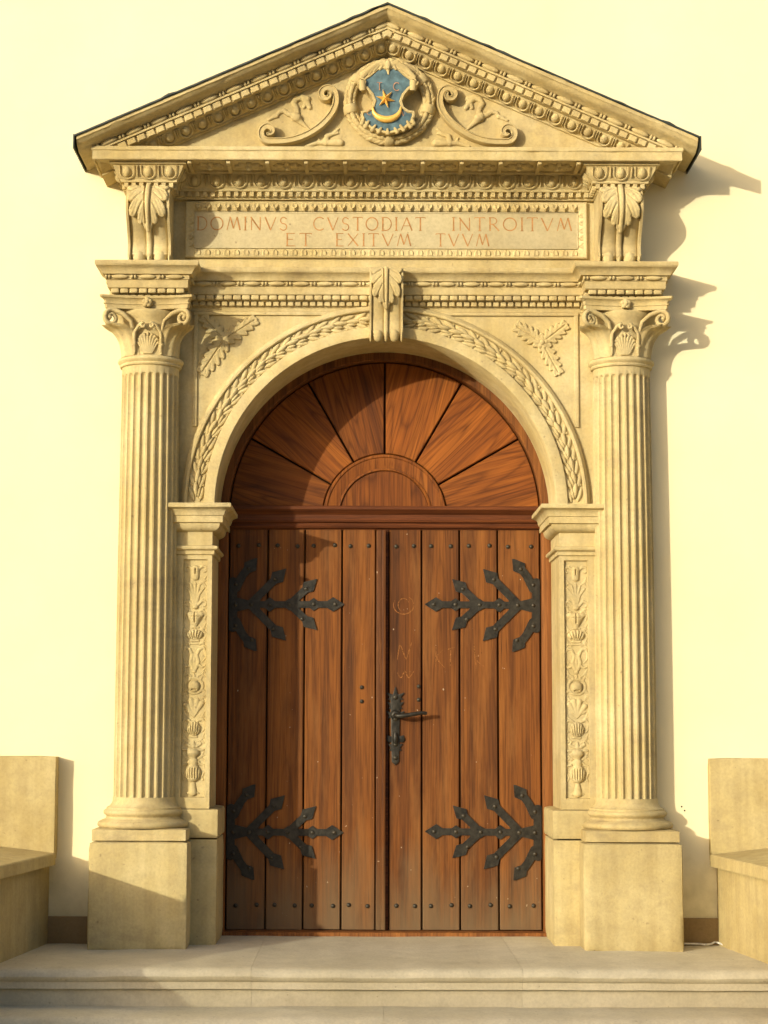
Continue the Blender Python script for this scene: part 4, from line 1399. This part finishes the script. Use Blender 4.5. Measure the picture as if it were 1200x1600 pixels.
for s in (-1, 1):
    L0 = 0.115
    rake = obj('raking_cornice', join(
        sweep([(-TX, TZ), (0.0, AZ)], [(0.0, 0.02)] + rprof[1:12] + [(0.058, -0.30), (0.058, 0.02)], face, ends=((0, -1 / CA), (0, -1 / CA))),
        sweep([(-TX + CA * L0, TZ + SA * L0), (0.0, AZ)], [(0.050, 0.02), (0.050, -0.322)] + rprof[12:], face, ends=((0, -1 / CA), (0, -1 / CA)))), 'stone', ped, 30, mx=-s)
    def at(L, wv, y):
        x, z = -TX + CA * L + SA * wv, TZ + SA * L - CA * wv
        return (s * -x * -1 * -1 if False else (x if s < 0 else -x), y, z)
    rot = -AL if s < 0 else AL
    LEN = math.hypot(TX, AZ - TZ)
    for L in along(0.17, LEN + 0.028, 0.0530):          # dentils
        inst(UNIT, 'dentil', at(L, 0.1105, -0.3195), (0, rot, 0), (0.042, 0.022, 0.030), rake)
    for L in along(0.30, LEN + 0.04, 0.092):           # eggs on the sloping soffit
        M3 = (Matrix.Rotation(rot, 3, 'Y') @ Matrix.Rotation(R(60), 3, 'X')).to_euler()
        c = at(L, 0.1500, -0.2555)
        inst(EGG, 'egg', c, M3, (0.0225, 0.016, 0.030), rake)
        inst(SHELL, 'egg_shell', c, M3, (0.0355, 0.026, 0.038), rake)
        inst(DART, 'dart', at(L + 0.046, 0.1500, -0.2555), M3, (0.024, 0.035, 0.038), rake)
    n = 12
    for i in range(n):
        L0, L1 = 0.07, LEN + 0.018
        st = (L1 - L0) / n
        L = L0 + st * (i + 0.5)
        inst(BEAD, 'bead', at(L, 0.0685, -0.334), (0, rot + R(90), 0), (0.0145, 0.0145, 0.047), rake)
        for q in (-0.009, 0.009):
            inst(REEL, 'reel', at(L - st / 2 + q, 0.0685, -0.334), (0, rot + R(90), 0), (0.0138, 0.0138, 0.0068), rake)
# lead flashing: sheet on the slopes with a drip edge and hanging ends
obj('flashing', join(sweep([(-TX - 0.012, TZ - 0.004), (0.0, AZ + 0.002), (TX + 0.012, TZ - 0.004)], [(-0.001, 0.02), (-0.001, -0.4265), (0.004, -0.4275), (0.004, -0.4300), (-0.0055, -0.4290), (-0.0065, 0.02)], face, ends=((0, -1), (0, -1)), wear=0.0006),
                     box(-TX - 0.016, -TX - 0.010, -0.430, 0.0, TZ - 0.070, TZ + 0.004, 0), box(TX + 0.010, TX + 0.016, -0.430, 0.0, TZ - 0.070, TZ + 0.004, 0)), 'lead', ped, 20)

# scrolls in the tympanum, drawn at full size: u,v in drawing units, 1927 units to the metre
def scroll(cx, cz, k, flip, ribbon_pts, name, w0=0.034):
    pts = [(cx + flip * u * k, cz - v * k) for u, v in ribbon_pts]
    n = len(pts)
    def wd(t):
        e = min(t, 1 - t)
        return w0 * (0.45 + 0.55 * min(1, e / 0.22))
    def yf(t):
        e = min(t, 1 - t)
        return TY - 0.052 - 0.016 * max(0, 1 - e / 0.25)
    return ribbon(pts, wd, TY + 0.004, yf)
def c_scroll():
    P = []
    for k in range(13):
        a = R(-420 + 35 * k)
        r = 14 + 74 * (k / 12) ** 0.9
        P.append((870 + r * math.cos(a), 215 + r * math.sin(a) * 0.98))
    P += [(962, 300), (925, 395), (860, 480), (770, 560), (650, 632), (520, 678), (400, 695), (310, 697)]
    for k in range(13):
        a = R(95 + 33 * k)
        r = 90 - 74 * (k / 12) ** 1.05
        P.append((265 + r * math.cos(a), 605 + r * math.sin(a)))
    return [tuple(p) for p in spline(P, 3)]
CS = c_scroll()
k1 = 1 / 1927
def tx(u):
    return (380 + u / 6.667 - 604) / 295.6
def tz(v):
    return 4.173 + (228 - (120 + v / 6.667)) / 286
for s in (-1, 1):
    pts = [((tx(u) if s < 0 else -tx(u) + 0.012), tz(v)) for u, v in CS]
    n = len(pts)
    sc = obj('scroll', scroll(0, 0, 1, 1, [(x, -z) for x, z in pts], 'scroll'), 'stone', ped, 40)
    q = 1 if s < 0 else -1
    X = lambda u: (tx(u) if s < 0 else -tx(u) + 0.012)
    # pod with curling leaves
    r = Relief(0.9, 0.004)
    r.line([(X(680), tz(548)), (X(590), tz(470)), (X(545), tz(425))], 0.006, 0.026)
    r.s((X(560), tz(435)), (X(535), tz(410)), 0.024, 0.020, 0.004)
    obj('pod', r.mesh((min(X(480), X(720)), max(X(480), X(720)), tz(600), tz(360)), 0.004, lambda u, v, h: (u, TY + 0.001 - h, v)), 'stone', sc, 60)
    r = Relief(0.8, 0.004)
    r.line([(X(530), tz(410)), (X(470), tz(395)), (X(420), tz(360)), (X(370), tz(375)), (X(345), tz(415)), (X(262), tz(452))], 0.016, 0.008)
    r.s((X(345), tz(415)), (X(300), tz(415)), 0.012, 0.006)
    r.line([(X(560), tz(405)), (X(550), tz(330)), (X(520), tz(280)), (X(550), tz(235)), (X(610), tz(220)), (X(665), tz(235))], 0.015, 0.017)
    r.line([(X(620), tz(230)), (X(665), tz(280)), (X(690), tz(325))], 0.018, 0.012)
    r.s((X(650), tz(260)), (X(625), tz(325)), 0.014, 0.009)
    r.s((X(665), tz(230)), (X(688), tz(240)), 0.014, 0.007)
    obj('curling_leaf', r.mesh((min(X(220), X(740)), max(X(220), X(740)), tz(490), tz(170)), 0.004, lambda u, v, h: (u, TY + 0.001 - h, v)), 'stone', sc, 60)
    r = Relief(0.8, 0.004)
    r.line([(X(660), tz(725)), (X(780), tz(690)), (X(890), tz(690)), (X(1010), tz(690))], 0.008, 0.020)
    r.line([(X(860), tz(690)), (X(870), tz(620)), (X(930), tz(600)), (X(990), tz(545))], 0.018, 0.006)
    r.s((X(930), tz(600)), (X(985), tz(590)), 0.010, 0.006)
    r.s((X(800), tz(690)), (X(775), tz(640)), 0.010, 0.006)
    obj('foot_leaf', r.mesh((min(X(620), X(1060)), max(X(620), X(1060)), tz(770), tz(510)), 0.004, lambda u, v, h: (u, TY + 0.001 - h, v)), 'stone', sc, 60)

# ================================================================== COAT OF ARMS
coat = thing('coat_of_arms', 'blue painted shield with gold star and crescent inside a stone wreath', 'coat of arms', (0, -0.19, 4.18))
CX0, CZ0 = 0.005, 4.391
WX, WZ = 0.013, 4.405                        # centre of the wreath
def ku(u):
    return CX0 + (u - 605) / 2365
def kv(v):
    return CZ0 + (615 - v) / 2300
half_pts = [(605, 205), (665, 180), (745, 205), (835, 285), (930, 345), (948, 400), (930, 455), (880, 470), (815, 545), (785, 620), (805, 690), (862, 732), (938, 742), (945, 800), (915, 885), (830, 965), (715, 1010), (605, 1040)]
outl = [(ku(u), kv(v)) for u, v in half_pts] + [(ku(1210 - u), kv(v)) for u, v in half_pts[-2:0:-1]]
def shrink(pts, d):
    P = np.array(pts)
    n = len(P)
    A = sum(P[i][0] * P[(i + 1) % n][1] - P[(i + 1) % n][0] * P[i][1] for i in range(n))
    sg = 1 if A > 0 else -1
    out = []
    for i in range(n):
        d1, d2 = P[i] - P[i - 1], P[(i + 1) % n] - P[i]
        d1, d2 = d1 / np.linalg.norm(d1), d2 / np.linalg.norm(d2)
        n1, n2 = np.array((-d1[1], d1[0])) * sg, np.array((-d2[1], d2[0])) * sg
        out.append(tuple(P[i] + (n1 + n2) / max(0.6, 1 + n1.dot(n2)) * d))
    return out
YS = -0.285
obj('shield_back', prism(outl, TY + 0.01, YS + 0.010, 0.004), 'stone', coat, 30)
inner = shrink(outl, 0.017)
V, F = [], []
n = len(outl)
for ring, y in ((outl, YS + 0.012), (shrink(outl, 0.003), YS), (shrink(outl, 0.013), YS), (inner, YS + 0.008)):
    V += [(x, y, z) for x, z in ring]
for l in range(3):
    for i in range(n):
        F.append((l * n + i, l * n + (i + 1) % n, (l + 1) * n + (i + 1) % n, (l + 1) * n + i))
obj('shield_rim', (V, F), 'stone', coat, 40)
r = Relief(1.0)
r.poly(shrink(outl, 0.015), 0.010, 0.09)
obj('blue_field', r.mesh((CX0 - 0.16, CX0 + 0.16, CZ0 - 0.2, CZ0 + 0.2), 0.004, lambda u, v, h: (u, YS + 0.0075 - h * 0.6, v), 0.003), 'blue', coat, 60)
# six-pointed star with ridged rays
V, F = [(ku(575), YS - 0.026, kv(600))], []
for k in range(12):
    rr = 0.052 if k % 2 == 0 else 0.019
    a = R(90 + 17 + 30 * k)
    V.append((ku(575) + rr * math.cos(a), YS - (0.006 if k % 2 == 0 else 0.002), kv(600) + rr * math.sin(a) * 1.05))
F = [(0, 1 + k, 1 + (k + 1) % 12) for k in range(12)]
obj('gold_star', (V, F), 'gold', coat, 0)
pts = arc(585, 720, 165, 120, 198, 342, 20)
cr = [((ku(590) + 0.073 * math.cos(R(a))), kv(715) + 0.062 * math.sin(R(a))) for a in np.linspace(172, 368, 25)]
obj('gold_crescent', tube([(x, YS - 0.004, z) for x, z in cr], [0.002 + 0.0165 * math.sin(math.pi * i / 24) ** 0.9 for i in range(25)], 10, 0.9), 'gold', coat, 60)
for ch, u, v, h in (('T', 470, 490, 0.040), ('C', 670, 500, 0.044), ('C', 345, 805, 0.030), ('V', 775, 815, 0.026)):
    letter(ch, ku(u), kv(v), h * 0.85, h, YS - 0.0055, coat, 'shieldletter')
# cartouche leaves along the head and foot, rolled corners
r = Relief(0.7, 0.002)
for q in (-1, 1):
    U = lambda u: ku(605 + q * (u - 605))
    for (u0, v0, u1, v1) in ((610, 140, 640, 205), (650, 130, 705, 225), (700, 140, 775, 250), (760, 170, 840, 290), (830, 225, 900, 325)):
        r.s((U(u0), kv(v0)), (U(u1), kv(v1)), 0.012, 0.007)
    r.line([(U(610), kv(165)), (U(720), kv(150)), (U(830), kv(220)), (U(930), kv(330))], 0.014, 0.014)
r.e(ku(605), kv(180), 0.015, 0.026, 0.008).s((ku(605), kv(215)), (ku(612), kv(285)), 0.011, 0.005)
obj('crest_leaf', r.mesh((CX0 - 0.19, CX0 + 0.19, kv(350), kv(90)), 0.0035, lambda u, v, h: (u, YS + 0.004 - h, v), 0.05), 'stone', coat, 60)
r = Relief(0.6, 0.001)
for q in (-1, 1):
    U = lambda u: ku(605 + q * (u - 605))
    for (u0, v0, u1, v1) in ((928, 905, 905, 840), (885, 945, 845, 880), (800, 985, 760, 930), (720, 1010, 690, 965)):
        r.s((U(u0), kv(v0)), (U(u1), kv(v1)), 0.011, 0.006)
r.s((ku(605), kv(1030)), (ku(600), kv(975)), 0.012, 0.005)
obj('foot_leaf', r.mesh((CX0 - 0.17, CX0 + 0.17, kv(1045), kv(780)), 0.0035, lambda u, v, h: (u, YS - 0.001 - h, v), 0.004), 'stone', coat, 60)
for q in (-1, 1):
    x = ku(605 + q * 320)
    pts = []
    for k in range(14):
        a = R(200 + 40 * k)
        rr = 0.008 + 0.015 * k / 13
        pts.append((x - q * 0 + q * rr * math.cos(a), kv(390) + rr * math.sin(a)))
    obj('rolled_corner', join(ribbon(pts, lambda t: 0.007, -0.225, YS - 0.012, 0.0), tube([(x, YS - 0.002, kv(375)), (x - q * 0.002, YS + 0.002, kv(440)), (x - q * 0.004, YS + 0.006, kv(490))], [0.021, 0.019, 0.017], 10)), 'stone', coat, 50)
# wreath: a swelling roll of overlapping leaves with ribbon bands
wr = obj('wreath', (lambda vf: vf)(tube([(WX + 0.208 * math.cos(a), TY - 0.015, WZ + 0.203 * math.sin(a)) for a in np.linspace(R(80), R(80) + 2 * math.pi, 72)], 0.024, 10, 1.1)), 'stone', coat, 60)
for k in range(60):
    a = 2 * math.pi * k / 60
    for row, (dr, lift) in enumerate(((0.018, 0.010), (0.0, 0.022), (-0.018, 0.010))):
        aa = a + (0.05 if row == 1 else 0)
        dirn = 1 if math.cos(aa) > 0 else -1
        x, z = WX + (0.208 + dr) * math.cos(aa), WZ + (0.203 + dr) * math.sin(aa)
        inst(LEAF, 'wreath_leaf', (x, TY - 0.013 - lift, z), (0, -aa + (0 if dirn > 0 else math.pi) + R(random.uniform(-14, 14) + (dr * 900 * dirn)), 0), (0.0145, 0.019, 0.036), wr)
for deg in (-90, -12, 192, 35, 145):
    a = R(deg)
    c = Vector((WX + 0.208 * math.cos(a), TY - 0.015, WZ + 0.203 * math.sin(a)))
    d = Vector((-math.sin(a), 0, math.cos(a)))
    obj('wreath_band', tube([c - d * 0.024, c - d * 0.018, c + d * 0.018, c + d * 0.024], [0.036, 0.040, 0.040, 0.036], 12, 1.15), 'stone', wr, 40)

# ================================================================== DOOR
YD = 0.43
frame = thing('arched_doorway_lining', 'brown oak lining with sill set inside the arched stone opening', 'doorway', (0, YD, 0.02))
for s in (-1, 1):
    obj('jamb_post', box(min(s * 0.856, s * 0.93), max(s * 0.856, s * 0.93), 0.375, 0.50, 0.03, CZ, 0.004), 'frame', frame)
obj('arch_rail', arch_sweep([(0.93, 0.376), (0.862, 0.376), (0.857, 0.381), (0.854, 0.50)], 0, math.pi, 80, CZ), 'frame', frame, 30)
obj('light_stop_board', box(-0.97, 0.97, 0.52, 0.56, 0.0, 3.22, 0), 'gap', frame, 0)  # unseen dark board, added to stop light leaking in round the doors
obj('sill', rough_block(-0.90, 0.90, 0.345, 0.50, 0.0, 0.034, 0.004, 12, 0.0015, 2), 'frame', frame, 40)

fan = thing('arched_fanlight_panel', 'arched wooden tympanum of fanned boards above the double doors', 'door panel', (0, YD, CZ))
obj('backing', arch_sweep([(0.02, YD + 0.03), (0.88, YD + 0.03)], 0, math.pi, 60, CZ), 'gap', fan, 0)
# one wedge, built pointing up, turned round the springing centre
da = R(15)
r0, r1 = 0.343, 0.850
g_ = 0.0055
pts = []
for i in range(13):
    a = -da + 2 * da * i / 12
    off = g_ / r1
    a2 = max(-da + off, min(da - off, a))
    pts.append((r1 * math.sin(a2), r1 * math.cos(a2)))
for i in range(9):
    a = da - 2 * da * i / 8
    off = g_ / r0
    a2 = max(-da + off, min(da - off, a))
    pts.append((r0 * math.sin(a2), r0 * math.cos(a2)))
WEDGE = mk('fan_board', prism([(x, z) for x, z in pts], 0.02, 0.0, 0.004), 'fan', 30)
for k in range(6):
    ang = R(-75 + 30 * k)
    inst(WEDGE, 'fan_board', (0, YD, CZ), (0, ang, 0), 1, fan)
obj('half_round_ring', arch_sweep([(0.337, YD + 0.02), (0.337, YD - 0.010), (0.333, YD - 0.014), (0.322, YD - 0.014), (0.318, YD - 0.008), (0.262, YD - 0.004), (0.259, YD - 0.011), (0.250, YD - 0.012), (0.246, YD - 0.006), (0.246, YD + 0.02)], 0, math.pi, 48, CZ), 'fan', fan, 30)
obj('half_round_board', prism([(0.2455 * math.cos(R(a)), CZ + 0.2455 * math.sin(R(a))) for a in range(0, 181, 6)], YD + 0.02, YD - 0.002, 0.003), 'fan', fan, 30)

rail = obj('transom_rail', sweep([(-0.856, 0.0), (0.856, 0.0)], [(-0.09, 2.196), (-0.012, 2.197), (-0.010, 2.202), (0.008, 2.205), (0.012, 2.212), (0.004, 2.222), (0.002, 2.232), (0.020, 2.236), (0.024, 2.244), (0.018, 2.254), (0.018, 2.276), (0.026, 2.282), (0.036, 2.292),
                                                             (0.048, 2.298), (0.052, 2.304), (0.052, 2.318), (0.046, 2.323), (-0.09, 2.326)], lambda x, o, h: (x, YD - 0.012 + o, h), wear=0), 'rail', fan, 30)

def plank_vf(x0, x1, z0, z1, th=0.035):
    w_ = x1 - x0
    c = 0.0045
    prof = [(x0 + 0.001, YD + th), (x0 + 0.001, YD + c), (x0 + 0.001 + c, YD), (x1 - 0.001 - c, YD), (x1 - 0.001, YD + c), (x1 - 0.001, YD + th)]
    V, F = [], []
    zs = list(np.linspace(z0, z1, 9))
    for z in zs:
        V += [(x, y, z) for x, y in prof]
    k = len(prof)
    for j in range(len(zs) - 1):
        for i in range(k - 1):
            a = j * k + i
            F.append((a, a + 1, a + k + 1, a + k))
    F += [tuple(range(k)), tuple(range((len(zs) - 1) * k, len(zs) * k))]
    return V, F

def hinge_relief():
    """strap hinge drawn from its pin edge (u=0) inwards; v is up"""
    u_ = 1 / 638
    r = Relief(0.0, 0.007)
    def P(x, y):
        return ((1135 - x) * u_, (378 - y) * u_)
    def dia(x, y, a, b, ang=0):
        c, s = math.cos(R(ang)), math.sin(R(ang))
        q = [(a, 0), (0, b), (-a, 0), (0, -b)]
        r.poly([(P(x, y)[0] + (p * c - t * s) * u_, P(x, y)[1] + (p * s + t * c) * u_) for p, t in q], 0.0, 0.01)
    bar = 12.5 * u_
    r.s(P(1120, 378), P(768, 378), bar, bar)
    dia(772, 378, 40, 27)
    dia(840, 378, 32, 24)
    dia(925, 378, 30, 22)
    dia(993, 378, 34, 27)
    for sg in (-1, 1):
        def Q(x, y):
            return P(x, 378 + sg * (y - 378))
        r.s(Q(925, 378), Q(868, 322), 0.020, 0.021)
        a = math.degrees(math.atan2(-sg * (322 - 378) , 57))
        dia(858, 378 + sg * (-66), 42, 24, a * 1.0)
        r.s(Q(1062, 378), Q(978, 288), 0.022, 0.022)
        a = math.degrees(math.atan2(-sg * -90.0, 84))
        dia(966, 378 + sg * (-102), 44, 26, a)
        # outer hooked arm leaving the pin plate
        r.s(Q(1122, 378), Q(1122, 292), 0.022, 0.024)
        r.s(Q(1112, 315), Q(1088, 268), 0.026, 0.022)
        r.s(Q(1088, 268), Q(1070, 244), 0.022, 0.022)
        dia(1062, 378 + sg * (-142), 42, 25, math.degrees(math.atan2(sg * 1.0, 0.72)))
    r.s(P(1135, 378), P(1062, 378), 0.052, 0.022)
    r.p.append(('s', P(1131, 300), P(1131, 456), 0.010, 0.010, 0.0))
    studs = [P(x, y) for x, y in ((765, 378), (840, 378), (925, 378), (993, 378), (1058, 378), (1112, 378), (866, 320), (880, 432), (974, 284), (980, 468), (1068, 244), (1112, 302), (1055, 508), (1112, 455))]
    return r, studs
HR, HST = hinge_relief()
hinge_bb = (0.0, 0.66, -0.27, 0.27)

def door_leaf(s, label, edges, planks):
    t = thing('door_leaf', label, 'door', ((edges[0] + edges[1]) / 2, YD, 0.036), 'the two leaves of the oak door')
    z0, z1 = 0.037, 2.196
    obj('backing_board', box(edges[0] + 0.004, edges[1] - 0.004, YD + 0.030, YD + 0.05, z0, z1, 0), 'gap', t, 0)
    for a, b in zip(planks[:-1], planks[1:]):
        o = obj('plank', plank_vf(a + 0.0032, b - 0.0032, z0 + random.uniform(0, .003), z1), 'wood', t, 30)
    for (zc) in (1.783, 0.555):
        me = mk('strap_hinge', HR.mesh(hinge_bb, 0.0038, (lambda u, v, h: (-u, -h, v * 0.94)) if s > 0 else (lambda u, v, h: (u, -h, v * 0.94)), 0.004), 'iron', 30)
        hx = edges[1] - 0.003 if s > 0 else edges[0] + 0.003
        hg = inst(me, 'strap_hinge', (hx, YD - 0.001, zc), (0, R(random.uniform(-.5, .5)), 0), 1, t)
        for u, v in HST:
            inst(STUD, 'stud', (hx - s * u, YD - 0.007, zc + v * 0.94), (0, 0, 0), (0.012, 0.008, 0.012), hg)
    for zr in (2.108, 0.166):
        for a, b in zip(planks[:-1], planks[1:]):
            for f in (0.24, 0.78):
                inst(STUD, 'stud', (a + (b - a) * f + random.uniform(-.004, .004), YD, zr + random.uniform(-.004, .004)), (0, 0, 0), (0.0125, 0.010, 0.0125), t)
    return t
left = door_leaf(-1, 'left leaf of the oak double door, with overlapping centre strip', (-0.853, -0.002), [-0.853, -0.640, -0.437, -0.232, -0.046])
right = door_leaf(1, 'right leaf of the oak double door, with lever handle and scratched marks', (0.004, 0.853), [0.022, 0.204, 0.411, 0.620, 0.853])
obj('centre_strip', sweep([(0, 0.037), (0, 2.194)], [(0.0, 0.0)], lambda a, b, h: (a, b, h)) if False else
    join(box(-0.045, 0.004, YD - 0.022, YD + 0.02, 0.038, 2.194, 0.006), box(-0.014, 0.0065, YD - 0.030, YD - 0.020, 0.039, 2.193, 0.003)), 'wood', left)
obj('meeting_rebate', box(0.006, 0.021, YD + 0.004, YD + 0.03, 0.038, 2.194, 0), 'rail', right, 0)
for (x, z, par) in ((-0.123, 1.334, left), (-0.123, 1.258, left), (0.187, 1.340, right), (0.187, 1.268, right)):
    inst(STUD, 'stud', (x, YD, z), (0, 0, 0), (0.012, 0.010, 0.012), par)
# lock plate: leafy wrought plate on the right leaf
r = Relief(0.10, 0.006)
r.line([(0, -0.19), (0, 0.14)], 0.020, 0.026)
for zc, wd in ((0.155, 0.046), (0.105, 0.042), (0.055, 0.046), (-0.075, 0.044), (-0.12, 0.036)):
    for q in (-1, 1):
        r.s((0, zc - 0.012), (q * wd, zc + 0.018), 0.017, 0.003)
        r.s((0, zc), (q * wd * 0.8, zc - 0.014), 0.014, 0.004)
r.s((0, 0.15), (0, 0.205), 0.018, 0.002).s((0, -0.165), (0, -0.215), 0.018, 0.002)
r.e(0.034, -0.075, 0.018, 0.018).e(-0.034, -0.075, 0.014, 0.018)
LX, LZ = 0.060, 1.130
lock = obj('lock_plate', r.mesh((-0.07, 0.07, -0.22, 0.21), 0.0032, lambda u, v, h: (LX + u, YD - 0.001 - h, LZ + v)), 'iron', right, 40)
for dz, rr in ((0.150, 0.014), (0.035, 0.016), (-0.055, 0.012), (-0.105, 0.012), (-0.175, 0.014)):
    inst(STUD, 'stud', (LX, YD - 0.008, LZ + dz), (0, 0, 0), (rr, 0.011, rr), lock)
obj('escutcheon', tube([(LX, YD - 0.008, LZ - 0.098), (LX, YD - 0.014, LZ - 0.075), (LX, YD - 0.008, LZ - 0.04)], [0.012, 0.016, 0.010], 10), 'iron', lock, 50)
hp = spline([(LX, YD - 0.008, LZ + 0.055), (LX + 0.002, YD - 0.05, LZ + 0.052), (LX + 0.012, YD - 0.072, LZ + 0.050), (LX + 0.05, YD - 0.080, LZ + 0.052), (LX + 0.10, YD - 0.080, LZ + 0.060), (LX + 0.14, YD - 0.078, LZ + 0.066), (LX + 0.168, YD - 0.074, LZ + 0.064)], 4)
nh = len(hp)
obj('lever_handle', join(tube(hp, [0.013 - 0.007 * max(0, i / nh - 0.35) for i in range(nh)], 10, 1.0),
                         lathe([(0.0, 0.0), (0.026, 0.0), (0.028, 0.006), (0.020, 0.016), (0.012, 0.02)], 0, 0, 14) if False else tube([(LX, YD - 0.004, LZ + 0.055), (LX, YD - 0.014, LZ + 0.055), (LX, YD - 0.022, LZ + 0.055)], [0.028, 0.026, 0.016], 12)), 'iron', right, 50)
# scratched marks on the boards, hair-thin
def scratch(pts, wd=0.0048):
    V, F = ribbon([tuple(p) for p in pts], lambda t: wd * (0.5 + math.sin(math.pi * t)), YD, YD - 0.0006, 0.0)
    obj('scratched_mark', (V, F), 'scratch', right, 0)
def sx(px):
    return (px - 602) / 287
def sz(py):
    return 1.14 - (py - 1143) / 287.5
for a0, a1, rx, ry in ((150, 420, 0.056, 0.050), (20, 250, 0.030, 0.036)):
    scratch([(sx(632) + rx * math.cos(R(a)), sz(958) + ry * math.sin(R(a))) for a in np.linspace(a0, a1, 18)])
for l in ([(622, 1045), (626, 1018)], [(626, 1018), (636, 1044)], [(636, 1044), (645, 1016)], [(622, 1064), (628, 1072), (634, 1062), (640, 1072), (648, 1062)],
          [(683, 1022), (682, 1056)], [(694, 1028), (684, 1040), (696, 1056)], [(700, 1028), (712, 1024)], [(706, 1026), (705, 1054)], [(742, 1018), (746, 1060)], [(757, 1030), (745, 1042), (758, 1054)],
          [(388, 1040), (380, 1085)], [(446, 1020), (436, 1050)]):
    if l[0][0] < 600:
        continue
    scratch(spline([(sx(a), sz(b)) for a, b in l], 5))

# ================================================================== SMALL THINGS
cab = obj('cable', tube([tuple(p) for p in spline([(1.50, -0.03, 0.020), (1.56, -0.028, 0.021), (1.615, -0.03, 0.020), (1.64, -0.045, 0.019), (1.67, -0.03, 0.020), (1.70, -0.02, 0.028), (1.735, -0.10, 0.018)], 5)], 0.005, 6), 'cable')
tag(cab, 'thin white cable lying along the wall foot beside the right bench', 'cable')
